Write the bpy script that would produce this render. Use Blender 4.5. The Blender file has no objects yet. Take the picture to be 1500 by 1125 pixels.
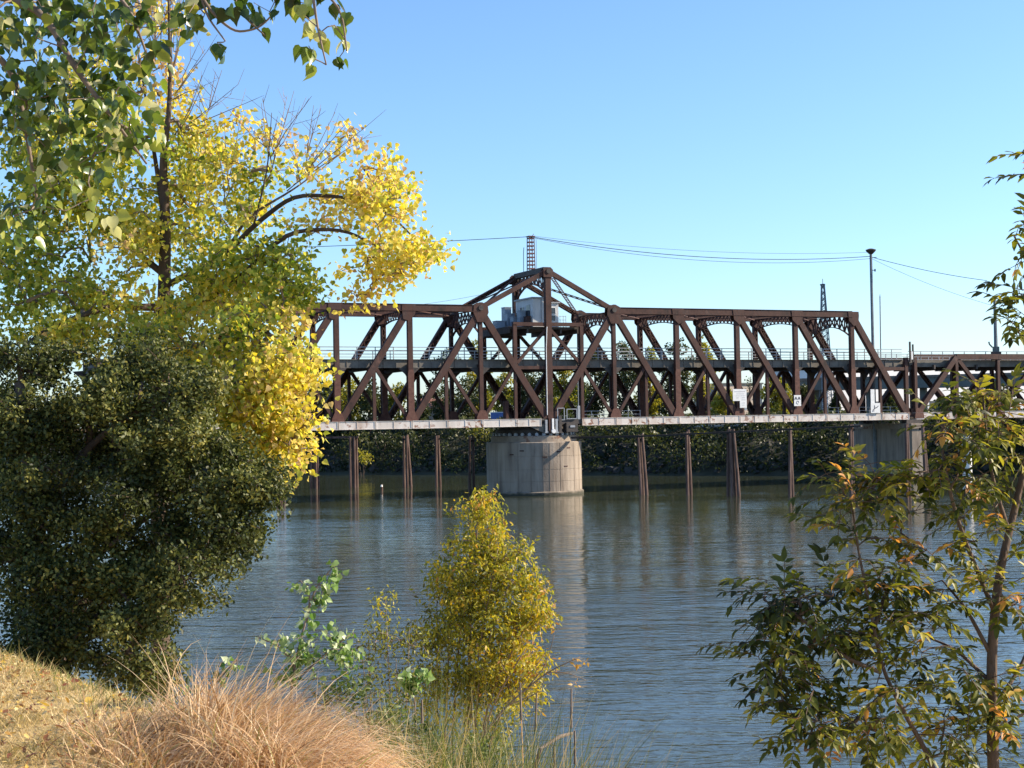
import bpy, math, random
import numpy as np
from mathutils import Vector, Matrix
R = math.radians
rnd = random.Random(7)
nrg = np.random.default_rng(11)
scene = bpy.context.scene
col = scene.collection

# ------------------------------------------------------------------ camera
F_PX, CAM_Z, PITCH, ROLL = 2214.8, 10.05, 0.025, -0.017
cam_d = bpy.data.cameras.new('camera')
cam_d.sensor_width = 36.0
cam_d.lens = 36.0 * F_PX / 1500.0
cam_d.clip_start, cam_d.clip_end = 0.1, 12000
cam = bpy.data.objects.new('camera', cam_d)
col.objects.link(cam)
cam.matrix_world = (Matrix.Translation((0, 0, CAM_Z)) @ Matrix.Rotation(math.pi/2 + PITCH, 4, 'X')
                    @ Matrix.Rotation(ROLL, 4, 'Z'))
scene.camera = cam

# ------------------------------------------------------------------ sky, sun, exposure
SUN_AZ, SUN_EL = R(83), R(30)           # clockwise from +Y (the viewing direction)
world = bpy.data.worlds.new('World')
scene.world = world
world.use_nodes = True
wn = world.node_tree
bg = wn.nodes['Background']
sky = wn.nodes.new('ShaderNodeTexSky')
sky.sky_type = 'NISHITA'
sky.sun_disc = False
sky.sun_elevation = SUN_EL
sky.sun_rotation = SUN_AZ
sky.altitude = 0
sky.air_density, sky.dust_density, sky.ozone_density = 1.0, 0.5, 6.5
wn.links.new(sky.outputs[0], bg.inputs[0])
bg.inputs[1].default_value = 0.122
sun_d = bpy.data.lights.new('sun', 'SUN')
sun_d.energy = 4.9
sun_d.angle = R(0.55)
sun_d.color = (1.0, 0.86, 0.68)
sun = bpy.data.objects.new('sun', sun_d)
col.objects.link(sun)
SUN = Vector((math.sin(SUN_AZ)*math.cos(SUN_EL), math.cos(SUN_AZ)*math.cos(SUN_EL), math.sin(SUN_EL)))
sun.rotation_euler = SUN.to_track_quat('Z', 'Y').to_euler()
sun.location = (60, -20, 60)
scene.view_settings.view_transform = 'Standard'
scene.view_settings.look = 'None'
scene.view_settings.exposure = 1.0
scene.view_settings.gamma = 1.0

# ------------------------------------------------------------------ helpers
def px(u, v, Y):
    """world point at depth Y that the photograph shows at pixel (u, v)"""
    a, b = (u-750)/F_PX, (562.5-v)/F_PX
    c, s = math.cos(ROLL), math.sin(ROLL)
    x, z = c*a - s*b, s*a + c*b
    c, s = math.cos(PITCH), math.sin(PITCH)
    y2, z2 = c - s*z, s + c*z
    return Vector((x*Y/y2, Y, CAM_Z + z2*Y/y2))

def link_nodes(m):
    m.use_nodes = True
    nt = m.node_tree
    return nt, nt.nodes, nt.links, nt.nodes['Principled BSDF']

def ramp(N, stops, interp='LINEAR'):
    r = N.new('ShaderNodeValToRGB')
    r.color_ramp.interpolation = interp
    e = r.color_ramp.elements
    while len(e) < len(stops): e.new(0.5)
    for el, (p, c) in zip(e, stops):
        el.position = p
        el.color = (*c, 1)
    return r

def mat_noise(name, stops, scale=3.0, rough=0.7, bump=0.0, detail=6, stretch=(1, 1, 1), metallic=0.0, distort=0.0, bump_scale=None, spec=0.4):
    m = bpy.data.materials.new(name)
    nt, N, L, b = link_nodes(m)
    tc = N.new('ShaderNodeTexCoord')
    mp = N.new('ShaderNodeMapping')
    mp.inputs['Scale'].default_value = stretch
    L.new(tc.outputs['Object'], mp.inputs[0])
    nz = N.new('ShaderNodeTexNoise')
    nz.inputs['Scale'].default_value = scale
    nz.inputs['Detail'].default_value = detail
    nz.inputs['Roughness'].default_value = 0.65
    nz.inputs['Distortion'].default_value = distort
    L.new(mp.outputs[0], nz.inputs[0])
    r = ramp(N, stops)
    L.new(nz.outputs[0], r.inputs[0])
    L.new(r.outputs[0], b.inputs['Base Color'])
    b.inputs['Roughness'].default_value = rough
    b.inputs['Metallic'].default_value = metallic
    b.inputs['Specular IOR Level'].default_value = spec
    if bump:
        n2 = N.new('ShaderNodeTexNoise')
        n2.inputs['Scale'].default_value = bump_scale or scale*4
        n2.inputs['Detail'].default_value = 5
        L.new(mp.outputs[0], n2.inputs[0])
        bp = N.new('ShaderNodeBump')
        bp.inputs['Strength'].default_value = bump
        bp.inputs['Distance'].default_value = 0.05
        L.new(n2.outputs[0], bp.inputs['Height'])
        L.new(bp.outputs[0], b.inputs['Normal'])
    return m

def mat_leaf(name, stops, transl=0.4, rough=0.45, gloss=0.35):
    m = bpy.data.materials.new(name)
    nt, N, L, b = link_nodes(m)
    at = N.new('ShaderNodeAttribute')
    at.attribute_name = 'tint'
    r = ramp(N, stops)
    L.new(at.outputs['Fac'], r.inputs[0])
    L.new(r.outputs[0], b.inputs['Base Color'])
    b.inputs['Roughness'].default_value = rough
    b.inputs['Specular IOR Level'].default_value = gloss
    tr = N.new('ShaderNodeBsdfTranslucent')
    hs = N.new('ShaderNodeHueSaturation')
    hs.inputs['Saturation'].default_value = 1.1
    hs.inputs['Value'].default_value = 1.25
    L.new(r.outputs[0], hs.inputs['Color'])
    L.new(hs.outputs[0], tr.inputs[0])
    mx = N.new('ShaderNodeMixShader')
    mx.inputs[0].default_value = transl
    L.new(b.outputs[0], mx.inputs[1])
    L.new(tr.outputs[0], mx.inputs[2])
    L.new(mx.outputs[0], N['Material Output'].inputs[0])
    return m

class MB:
    def __init__(s): s.v, s.f = [], []
    def add(s, vs, fs):
        o = len(s.v)
        s.v += [tuple(p) for p in vs]
        s.f += [tuple(i+o for i in f) for f in fs]
    def box(s, lo, hi):
        x0, y0, z0 = lo; x1, y1, z1 = hi
        s.add([(x0,y0,z0),(x1,y0,z0),(x1,y1,z0),(x0,y1,z0),(x0,y0,z1),(x1,y0,z1),(x1,y1,z1),(x0,y1,z1)],
              [(3,2,1,0),(4,5,6,7),(0,1,5,4),(1,2,6,5),(2,3,7,6),(3,0,4,7)])
    def beam(s, p, q, w, h, ref=(0, 1, 0)):
        """box from p to q; h along ref (made square to the axis), w along the third direction"""
        p, q, ref = Vector(p), Vector(q), Vector(ref)
        a = (q-p).normalized()
        if abs(a.dot(ref)) > 0.98: ref = Vector((0, 0, 1)) if abs(a.z) < 0.9 else Vector((1, 0, 0))
        b = (ref - a*ref.dot(a)).normalized()
        c = a.cross(b)
        vs = []
        for e in (p, q):
            for sx, sy in ((-1,-1),(1,-1),(1,1),(-1,1)):
                vs.append(e + c*(sx*w/2) + b*(sy*h/2))
        s.add(vs, [(3,2,1,0),(4,5,6,7),(0,1,5,4),(1,2,6,5),(2,3,7,6),(3,0,4,7)])
    def tube(s, pts, rad, n=6, cap=True):
        pts = [Vector(p) for p in pts]
        if not hasattr(rad, '__len__'): rad = [rad]*len(pts)
        o = len(s.v)
        prev = None
        for i, p in enumerate(pts):
            t = (pts[min(i+1, len(pts)-1)] - pts[max(i-1, 0)])
            t = t.normalized() if t.length > 1e-9 else Vector((0, 0, 1))
            if prev is None:
                ref = Vector((1, 0, 0)) if abs(t.x) < 0.8 else Vector((0, 1, 0))
                b = (ref - t*ref.dot(t)).normalized()
            else:
                b = (prev - t*prev.dot(t)).normalized()
            prev = b
            c = t.cross(b)
            for k in range(n):
                a = 2*math.pi*k/n
                s.v.append(tuple(p + (b*math.cos(a) + c*math.sin(a))*rad[i]))
        for i in range(len(pts)-1):
            for k in range(n):
                k2 = (k+1) % n
                s.f.append((o+i*n+k, o+i*n+k2, o+(i+1)*n+k2, o+(i+1)*n+k))
        if cap:
            s.f.append(tuple(o+k for k in range(n))[::-1])
            s.f.append(tuple(o+(len(pts)-1)*n+k for k in range(n)))
    def prism(s, poly, y0, y1):
        """polygon in x-z pushed from y0 to y1 (polygon counter-clockwise seen from -y)"""
        n = len(poly)
        vs = [(x, y0, z) for x, z in poly] + [(x, y1, z) for x, z in poly]
        s.add(vs, [tuple(range(n)), tuple(range(2*n-1, n-1, -1))] + [(i+n, (i+1) % n+n, (i+1) % n, i) for i in range(n)])
    def lathe(s, prof, n, rot=0.0, center=(0, 0)):
        o = len(s.v)
        for r, z in prof:
            for k in range(n):
                a = rot + 2*math.pi*k/n
                s.v.append((center[0]+r*math.cos(a), center[1]+r*math.sin(a), z))
        for i in range(len(prof)-1):
            for k in range(n):
                k2 = (k+1) % n
                s.f.append((o+i*n+k, o+i*n+k2, o+(i+1)*n+k2, o+(i+1)*n+k))
        s.f.append(tuple(o+k for k in range(n))[::-1])
        s.f.append(tuple(o+(len(prof)-1)*n+k for k in range(n)))
    def mesh(s, name, smooth=False):
        me = bpy.data.meshes.new(name)
        me.from_pydata(s.v, [], s.f)
        if smooth: me.polygons.foreach_set('use_smooth', [True]*len(me.polygons))
        me.update()
        return me
    def build(s, name, mat, parent=None, smooth=False):
        me = s.mesh(name, smooth)
        return link(name, me, mat, parent)

def link(name, me, mat, parent=None):
    o = bpy.data.objects.new(name, me)
    if mat is not None and len(me.materials) == 0: me.materials.append(mat)
    col.objects.link(o)
    if parent is not None: o.parent = parent
    return o

def tag(o, label=None, cat=None, group=None, kind=None):
    if label: o['label'] = label
    if cat: o['category'] = cat
    if group: o['group'] = group
    if kind: o['kind'] = kind
    return o

def empty(name, loc=(0, 0, 0), rz=0.0):
    o = bpy.data.objects.new(name, None)
    o.empty_display_size = 0.3
    o.location = loc
    o.rotation_euler = (0, 0, rz)
    col.objects.link(o)
    return o

def np_mesh(name, V, Fq, tint=None, smooth=False):
    """V (n,3); Fq (m,k) equal-size faces; tint (m,)"""
    me = bpy.data.meshes.new(name)
    m, k = Fq.shape
    me.vertices.add(len(V)); me.vertices.foreach_set('co', V.astype(np.float32).ravel())
    me.loops.add(m*k); me.loops.foreach_set('vertex_index', Fq.astype(np.int32).ravel())
    me.polygons.add(m)
    me.polygons.foreach_set('loop_start', (np.arange(m)*k).astype(np.int32))
    me.polygons.foreach_set('loop_total', np.full(m, k, np.int32))
    if smooth: me.polygons.foreach_set('use_smooth', np.ones(m, bool))
    me.update(calc_edges=True)
    if tint is not None:
        a = me.attributes.new('tint', 'FLOAT', 'FACE')
        a.data.foreach_set('value', np.asarray(tint, np.float32))
    return me

# leaf templates: base at origin, length along +x, blade in x-y, folded in z (unit length); quads/tris given as tris
def T_(v, f): return np.array(v, float), np.array(f, int)
LEAF_DELTA = T_([(0,0,0),(.35,0,-.03),(.7,0,-.04),(1.06,0,-.16),(-.05,.20,.05),(.08,.40,.11),(.34,.43,.10),(.60,.28,.05),(.82,.11,-.04),
                 (-.05,-.20,.04),(.08,-.40,.09),(.34,-.43,.08),(.60,-.28,.03),(.82,-.11,-.06)],
                [(0,1,4),(4,1,5),(5,1,6),(6,1,2),(6,2,7),(7,2,8),(8,2,3),(0,9,1),(9,10,1),(10,11,1),(11,2,1),(11,12,2),(12,13,2),(13,3,2)])
LEAF_OVAL = T_([(0,0,0),(.3,.24,.06),(.3,-.24,.06),(.7,.24,.05),(.7,-.24,.05),(.5,0,0),(1,0,-.08)],
               [(0,5,1),(0,2,5),(5,3,1),(5,2,4),(5,6,3),(5,4,6)])
LEAF_LANCE = T_([(0,0,0),(.35,.19,.05),(.35,-.19,.05),(.4,0,0),(.72,.13,-.02),(.72,-.13,-.02),(1,0,-.16)],
                [(0,3,1),(0,2,3),(1,3,4),(3,2,5),(3,6,4),(3,5,6)])
LEAF_NARROW = T_([(0,0,0),(.5,.07,.03),(.5,-.07,.03),(1,0,-.08)], [(0,3,1),(0,2,3)])
LEAF_SIMPLE = T_([(0,0,0),(.45,.34,.06),(.45,-.34,.06),(1,0,-.06)], [(0,3,1),(0,2,3)])

def frames(axis, normal):
    a = axis/np.linalg.norm(axis, axis=1, keepdims=True)
    n = normal - a*(a*normal).sum(1, keepdims=True)
    n /= np.linalg.norm(n, axis=1, keepdims=True)+1e-9
    b = np.cross(n, a)
    return a, b, n

def leaves_mesh(name, tpl, P, A, Nn, S, tint):
    tv, tf = tpl
    a, b, n = frames(A, Nn)
    S = np.asarray(S)[:, None, None]
    V = P[:, None, :] + S*(tv[None, :, 0, None]*a[:, None, :] + tv[None, :, 1, None]*b[:, None, :] + tv[None, :, 2, None]*n[:, None, :])
    nv = len(tv)
    Fx = (np.arange(len(P))*nv)[:, None, None] + tf[None]
    return np_mesh(name, V.reshape(-1, 3), Fx.reshape(-1, 3), np.repeat(tint, len(tf)))

_leafvar = {}
def leaf_objects(parent, tpl, key, mat, P, A, Nn, S, tint, name='leaf', nvar=9):
    """each leaf an object of its own, sharing mesh data by tint step"""
    a, b, n = frames(A, Nn)
    for i in range(len(P)):
        q = int(min(nvar-1, max(0, tint[i]*nvar)))
        k = (key, q)
        if k not in _leafvar:
            me = np_mesh(name, tpl[0], tpl[1], np.full(len(tpl[1]), (q+.5)/nvar))
            me.materials.append(mat)
            _leafvar[k] = me
        o = bpy.data.objects.new(name, _leafvar[k])
        M = Matrix(((a[i,0], b[i,0], n[i,0], P[i,0]), (a[i,1], b[i,1], n[i,1], P[i,1]), (a[i,2], b[i,2], n[i,2], P[i,2]), (0,0,0,1)))
        col.objects.link(o)
        o.parent = parent
        o.matrix_parent_inverse = Matrix.Identity(4)
        M = Matrix.Translation(-parent.location) @ M @ Matrix.Diagonal((S[i], S[i], S[i], 1))
        o.matrix_basis = M

def unit(n):
    v = nrg.normal(size=(n, 3))
    return v/np.linalg.norm(v, axis=1, keepdims=True)

# ------------------------------------------------------------------ materials
M = {}
def water_mat():
    m = bpy.data.materials.new('river_water')
    nt, N, L, b = link_nodes(m)
    b.inputs['Base Color'].default_value = (0.044, 0.051, 0.029, 1)
    b.inputs['Roughness'].default_value = 0.06
    b.inputs['IOR'].default_value = 1.33
    tc = N.new('ShaderNodeTexCoord')
    def wave(scale, st, rot, dist, detail=3):
        mp = N.new('ShaderNodeMapping')
        mp.inputs['Scale'].default_value = st
        mp.inputs['Rotation'].default_value = (0, 0, rot)
        L.new(tc.outputs['Object'], mp.inputs[0])
        nz = N.new('ShaderNodeTexNoise')
        nz.inputs['Scale'].default_value = scale
        nz.inputs['Detail'].default_value = detail
        nz.inputs['Roughness'].default_value = 0.55
        nz.inputs['Distortion'].default_value = 0.4
        L.new(mp.outputs[0], nz.inputs[0])
        return nz
    w1 = wave(0.55, (0.5, 1.35, 1), R(-6), 0)
    w2 = wave(1.9, (0.55, 1.2, 1), R(9), 0)
    w3 = wave(0.045, (0.6, 1.0, 1), R(20), 0, 4)      # gusts: calm and ruffled patches
    g = ramp(N, [(0.36, (.25,.25,.25)), (0.62, (1,1,1))])
    L.new(w3.outputs[0], g.inputs[0])
    ad = N.new('ShaderNodeMath'); ad.operation = 'MULTIPLY_ADD'
    L.new(w2.outputs[0], ad.inputs[0]); ad.inputs[1].default_value = 0.33
    L.new(w1.outputs[0], ad.inputs[2])
    mu = N.new('ShaderNodeMath'); mu.operation = 'MULTIPLY'
    L.new(ad.outputs[0], mu.inputs[0]); L.new(g.outputs[0], mu.inputs[1])
    sp = N.new('ShaderNodeSeparateXYZ'); L.new(tc.outputs['Object'], sp.inputs[0])        # calmer in the lee of the far bank and the bridge
    mr = N.new('ShaderNodeMapRange'); mr.inputs['From Min'].default_value = 70; mr.inputs['From Max'].default_value = 190
    mr.inputs['To Min'].default_value = 1.35; mr.inputs['To Max'].default_value = .38
    L.new(sp.outputs[1], mr.inputs['Value'])
    m3 = N.new('ShaderNodeMath'); m3.operation = 'MULTIPLY'; L.new(mu.outputs[0], m3.inputs[0]); L.new(mr.outputs[0], m3.inputs[1]); mu = m3
    bp = N.new('ShaderNodeBump')
    bp.inputs['Strength'].default_value = 1.0
    bp.inputs['Distance'].default_value = 0.14
    L.new(mu.outputs[0], bp.inputs['Height'])
    L.new(bp.outputs[0], b.inputs['Normal'])
    return m
M['water'] = water_mat()
M['rust'] = mat_noise('bridge_steel', [(.30, (.012,.007,.005)), (.42, (.046,.018,.013)), (.52, (.072,.029,.020)), (.60, (.052,.027,.022)), (.74, (.15,.075,.055))], .7, .75, .3, 12, (1, 1, .6))
M['rust2'] = mat_noise('gusset_steel', [(.25, (.06,.024,.018)), (.5, (.115,.046,.032)), (.8, (.16,.085,.06))], 2.2, .75, .25, 8)
M['darksteel'] = mat_noise('dark_steel', [(.3, (.030,.026,.024)), (.7, (.085,.070,.062))], 1.6, .7, .2, 7)
M['deck'] = mat_noise('deck_steel', [(.3, (.10,.088,.076)), (.6, (.17,.155,.13)), (.8, (.23,.205,.17))], .8, .75, .2, 7)
def girder_mat():
    m = bpy.data.materials.new('pale_girder_paint')
    nt, N, L, b = link_nodes(m)
    tc = N.new('ShaderNodeTexCoord')
    def nz(scale, st, det=6, dis=0):
        mp = N.new('ShaderNodeMapping'); mp.inputs['Scale'].default_value = st
        L.new(tc.outputs['Object'], mp.inputs[0])
        n = N.new('ShaderNodeTexNoise'); n.inputs['Scale'].default_value = scale
        n.inputs['Detail'].default_value = det; n.inputs['Distortion'].default_value = dis
        L.new(mp.outputs[0], n.inputs[0]); return n
    a = nz(.35, (1, 1, .3))
    r1 = ramp(N, [(.35, (.52,.46,.40)), (.52, (.68,.62,.56)), (.68, (.50,.40,.33))])
    L.new(a.outputs[0], r1.inputs[0])
    s_ = nz(1.7, (1, 1, 1.1), 7, .6)
    r2 = ramp(N, [(.54, (0,0,0)), (.64, (1,1,1))])
    L.new(s_.outputs[0], r2.inputs[0])
    k = nz(.23, (1, 1, .2), 3)
    r3 = ramp(N, [(.38, (0,0,0)), (.52, (1,1,1))])
    L.new(k.outputs[0], r3.inputs[0])
    mu = N.new('ShaderNodeMath'); mu.operation = 'MULTIPLY'
    L.new(r2.outputs[0], mu.inputs[0]); L.new(r3.outputs[0], mu.inputs[1])
    mx = N.new('ShaderNodeMix'); mx.data_type = 'RGBA'
    L.new(mu.outputs[0], mx.inputs['Factor']); L.new(r1.outputs[0], mx.inputs['A'])
    mx.inputs['B'].default_value = (.25,.12,.075,1)
    L.new(mx.outputs['Result'], b.inputs['Base Color'])
    b.inputs['Roughness'].default_value = .8
    return m
M['girder'] = girder_mat()
M['concrete'] = mat_noise('pier_concrete', [(.2, (.13,.10,.075)), (.5, (.25,.20,.155)), (.8, (.33,.275,.22))], .55, .9, .4, 9, (1, 1, .35), bump_scale=5)
def pier_mat():
    m = bpy.data.materials.new('stained_pier_concrete')
    nt, N, L, b = link_nodes(m)
    tc = N.new('ShaderNodeTexCoord')
    def nz(scale, st, det=8, dis=.3):
        mp = N.new('ShaderNodeMapping'); mp.inputs['Scale'].default_value = st
        L.new(tc.outputs['Object'], mp.inputs[0])
        n = N.new('ShaderNodeTexNoise'); n.inputs['Scale'].default_value = scale
        n.inputs['Detail'].default_value = det; n.inputs['Distortion'].default_value = dis
        L.new(mp.outputs[0], n.inputs[0]); return n
    a = nz(.7, (1, 1, .25)); r1 = ramp(N, [(.3, (.17,.135,.105)), (.5, (.28,.23,.18)), (.72, (.36,.305,.245))]); L.new(a.outputs[0], r1.inputs[0])
    k = nz(2.2, (1, 1, .06), 6, .1); r2 = ramp(N, [(.50, (1,1,1)), (.72, (.62,.58,.55))]); L.new(k.outputs[0], r2.inputs[0])   # drip streaks
    mx = N.new('ShaderNodeMix'); mx.data_type = 'RGBA'; mx.blend_type = 'MULTIPLY'; mx.inputs['Factor'].default_value = .8
    L.new(r1.outputs[0], mx.inputs['A']); L.new(r2.outputs[0], mx.inputs['B'])
    sp = N.new('ShaderNodeSeparateXYZ'); L.new(tc.outputs['Object'], sp.inputs[0])                                            # algae and silt line at the water
    e = nz(1.5, (1, 1, 1), 4); ad = N.new('ShaderNodeMath'); ad.operation = 'MULTIPLY_ADD'; L.new(e.outputs[0], ad.inputs[0]); ad.inputs[1].default_value = -.7; L.new(sp.outputs[2], ad.inputs[2])
    mr = N.new('ShaderNodeMapRange'); mr.inputs['From Min'].default_value = 2.35; mr.inputs['From Max'].default_value = 2.75; L.new(ad.outputs[0], mr.inputs['Value'])
    m2 = N.new('ShaderNodeMix'); m2.data_type = 'RGBA'; L.new(mr.outputs[0], m2.inputs['Factor']); m2.inputs['A'].default_value = (.05,.048,.032,1); L.new(mx.outputs['Result'], m2.inputs['B'])
    L.new(m2.outputs['Result'], b.inputs['Base Color'])
    b.inputs['Roughness'].default_value = .9
    n2 = nz(4, (1, 1, 1)); bp = N.new('ShaderNodeBump'); bp.inputs['Strength'].default_value = .4; bp.inputs['Distance'].default_value = .06
    L.new(n2.outputs[0], bp.inputs['Height']); L.new(bp.outputs[0], b.inputs['Normal'])
    return m
M['pierwall'] = pier_mat()
M['concrete_cap'] = mat_noise('pier_cap_concrete', [(.25, (.18,.14,.105)), (.55, (.30,.25,.195)), (.62, (.18,.085,.05)), (.75, (.32,.27,.21))], .8, .9, .3, 8)
M['timber'] = mat_noise('creosoted_timber', [(.25, (.035,.022,.018)), (.5, (.11,.068,.055)), (.75, (.24,.165,.14))], 3.0, .9, .4, 7, (1, 1, .12))
M['timber_dark'] = mat_noise('dark_timber', [(.3, (.02,.016,.014)), (.7, (.07,.055,.045))], 2.0, .9, .3)
M['white'] = mat_noise('white_paint', [(.3, (.66,.66,.64)), (.6, (.80,.80,.78))], 1.2, .6)
M['housewall'] = mat_noise('weathered_house_paint', [(.3, (.42,.43,.43)), (.55, (.60,.61,.60)), (.75, (.70,.70,.68))], .9, .6, .1, 8, (1, 1, .3))
M['whitepile'] = mat_noise('white_pile_paint', [(.25, (.55,.52,.46)), (.5, (.80,.79,.76))], 1.5, .6, .1, 6, (1,1,.4))
M['greyblue'] = mat_noise('grey_blue_cabinet', [(.3, (.20,.25,.30)), (.6, (.32,.38,.44))], 1.5, .5)
M['glass'] = mat_noise('dark_window_glass', [(.3, (.03,.04,.05)), (.7, (.06,.07,.09))], 2, .1)
M['signink'] = mat_noise('sign_ink', [(.3, (.05,.05,.06)), (.7, (.09,.09,.11))], 2, .6)
M['signink2'] = mat_noise('faded_sign_ink', [(.3, (.38,.38,.40)), (.7, (.5,.5,.52))], 2, .6)
M['galv'] = mat_noise('galvanised_steel', [(.3, (.24,.26,.28)), (.7, (.38,.40,.42))], 2, .5)
M['pole'] = mat_noise('weathered_pole', [(.3, (.10,.12,.13)), (.7, (.20,.23,.25))], 2, .7)
M['redmast'] = mat_noise('mast_red_paint', [(.3, (.09,.035,.035)), (.7, (.17,.075,.07))], 2, .6)
M['cable'] = mat_noise('cable_rubber', [(.3, (.02,.03,.05)), (.7, (.04,.05,.07))], 2, .6)
M['bark'] = mat_noise('cottonwood_bark', [(.3, (.035,.024,.018)), (.6, (.10,.07,.05)), (.8, (.16,.12,.09))], 6, .9, .5, 7, (1, 1, .3))
M['twig'] = mat_noise('twig_bark', [(.3, (.11,.08,.06)), (.7, (.27,.21,.165))], 8, .85)
M['ashbark'] = mat_noise('ash_bark', [(.3, (.055,.035,.025)), (.6, (.14,.095,.065)), (.8, (.22,.16,.11))], 9, .9, .4, 6, (1, 1, .3))
M['mud'] = mat_noise('bank_soil', [(.3, (.05,.042,.028)), (.6, (.11,.09,.055)), (.8, (.17,.14,.085))], .9, .95, .4)
M['turf'] = mat_noise('dry_turf', [(.25, (.20,.14,.06)), (.5, (.42,.31,.14)), (.75, (.60,.47,.24))], 6, .95, .5, 9)
M['rock'] = mat_noise('bank_rock', [(.3, (.02,.02,.019)), (.7, (.06,.058,.052))], 1.0, .9, .3)
M['farground'] = mat_noise('far_bank_ground', [(.3, (.02,.022,.013)), (.6, (.045,.045,.026)), (.8, (.07,.06,.04))], .3, .95)
M['bldwhite'] = mat_noise('white_building_wall', [(.3, (.70,.70,.69)), (.7, (.80,.80,.79))], .1, .8)
M['bldbeige'] = mat_noise('beige_building_wall', [(.3, (.50,.40,.30)), (.7, (.60,.49,.38))], .3, .8)
M['roof'] = mat_noise('roof_tile', [(.3, (.20,.09,.06)), (.7, (.30,.15,.10))], 1, .8)
M['viaduct'] = mat_noise('viaduct_concrete', [(.3, (.10,.115,.105)), (.7, (.17,.19,.175))], .4, .85)
M['blue'] = mat_noise('blue_panel_paint', [(.3, (.07,.13,.33)), (.7, (.12,.20,.42))], .8, .5)

M['leaf_yellow'] = mat_leaf('yellow_cottonwood_leaf', [(0, (.12,.19,.03)), (.25, (.27,.33,.05)), (.45, (.50,.51,.10)), (.68, (.73,.58,.085)), (.86, (.79,.66,.22)), (1, (.52,.33,.17))], .52)
M['leaf_near'] = mat_leaf('green_cottonwood_leaf', [(0, (.030,.055,.012)), (.4, (.080,.13,.022)), (.65, (.18,.24,.04)), (.85, (.42,.42,.08)), (1, (.60,.58,.30))], .42, .28, .6)
M['leaf_oak'] = mat_leaf('dark_oak_leaf', [(0, (.022,.032,.010)), (.5, (.074,.090,.022)), (.85, (.17,.18,.045)), (1, (.30,.27,.07))], .25, .5, .28)
M['leaf_willow'] = mat_leaf('autumn_willow_leaf', [(0, (.09,.085,.03)), (.3, (.20,.22,.035)), (.6, (.42,.38,.05)), (.85, (.60,.43,.06)), (1, (.36,.17,.06))], .45)
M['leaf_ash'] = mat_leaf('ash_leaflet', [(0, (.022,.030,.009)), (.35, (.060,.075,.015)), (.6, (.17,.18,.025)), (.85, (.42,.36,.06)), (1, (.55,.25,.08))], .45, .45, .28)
M['leaf_sapling'] = mat_leaf('pale_sapling_leaf', [(0, (.05,.11,.02)), (.45, (.14,.25,.05)), (.75, (.32,.42,.16)), (1, (.60,.66,.44))], .35)
M['leaf_weed'] = mat_leaf('weed_leaf', [(0, (.03,.05,.012)), (.5, (.09,.13,.03)), (.85, (.20,.24,.05)), (1, (.42,.36,.10))], .4)
M['far_green'] = mat_leaf('far_tree_leaf', [(0, (.020,.030,.011)), (.5, (.058,.070,.02)), (1, (.14,.14,.04))], .35)
M['far_yellow'] = mat_leaf('far_yellow_tree_leaf', [(0, (.10,.12,.02)), (.5, (.30,.28,.04)), (1, (.55,.43,.06))], .45)
M['grass_tan'] = mat_leaf('dry_grass_blade', [(0, (.15,.075,.03)), (.35, (.42,.24,.11)), (.7, (.68,.46,.25)), (.92, (.80,.62,.40)), (1, (.24,.26,.05))], .3)
M['grass_lawn'] = mat_leaf('lawn_grass_blade', [(0, (.14,.14,.04)), (.25, (.38,.29,.11)), (.6, (.62,.46,.21)), (1, (.76,.62,.34))], .3)
M['grass_green'] = mat_leaf('green_reed_blade', [(0, (.04,.06,.02)), (.45, (.10,.14,.035)), (.75, (.24,.24,.07)), (1, (.50,.38,.18))], .35)
M['litter'] = mat_leaf('fallen_leaf', [(0, (.14,.045,.03)), (.4, (.34,.15,.06)), (.7, (.60,.40,.07)), (1, (.70,.60,.34))], .25)

# ------------------------------------------------------------------ setting: water and banks
def grid(name, xs, ys, fn, mat, smooth=True):
    X, Y = np.meshgrid(xs, ys)
    Z = fn(X, Y)
    V = np.stack([X, Y, Z], -1).reshape(-1, 3)
    nx, ny = len(xs), len(ys)
    i = np.arange(nx-1)[None] + np.arange(ny-1)[:, None]*nx
    Fq = np.stack([i, i+1, i+1+nx, i+nx], -1).reshape(-1, 4)
    return link(name, np_mesh(name, V, Fq, smooth=smooth), mat)

def bumpy(X, Y, a=1.0):
    return a*(np.sin(X*1.7+Y*.9)*.35 + np.sin(X*.63-Y*1.31+1)*.4 + np.sin(X*3.9+2*np.sin(Y*2.3))*.14 + np.sin(Y*4.3-X*2.1)*.11)

def near_edge(X): return np.clip(10.4 - 1.38*(X+3.4), 5.4, 11.2)
def near_h(X, Y):
    d = Y - near_edge(X)
    s = np.where(d > 0, -.56*(np.sqrt(d*d+.25)-.5*0.98), 0)
    return np.maximum(8.44 + s + bumpy(X, Y, .028), -3.0)
def nh(x, y): return float(near_h(np.array([x], float), np.array([y], float))[0])

w = MB()
w.add([(-3000, -60, 0), (3000, -60, 0), (3000, 3500, 0), (-3000, 3500, 0)], [(0, 1, 2, 3)])
tag(w.build('river_water', M['water']), kind='structure')
xs = np.concatenate([np.linspace(-160, -9, 30), np.linspace(-8.6, 8, 120), np.linspace(9, 160, 30)])
ys = np.concatenate([np.linspace(-60, 2, 12), np.linspace(2.4, 16, 100), np.linspace(16.5, 60, 40)])
tag(grid('near_bank', xs, ys, near_h, M['turf']), kind='structure')

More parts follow.
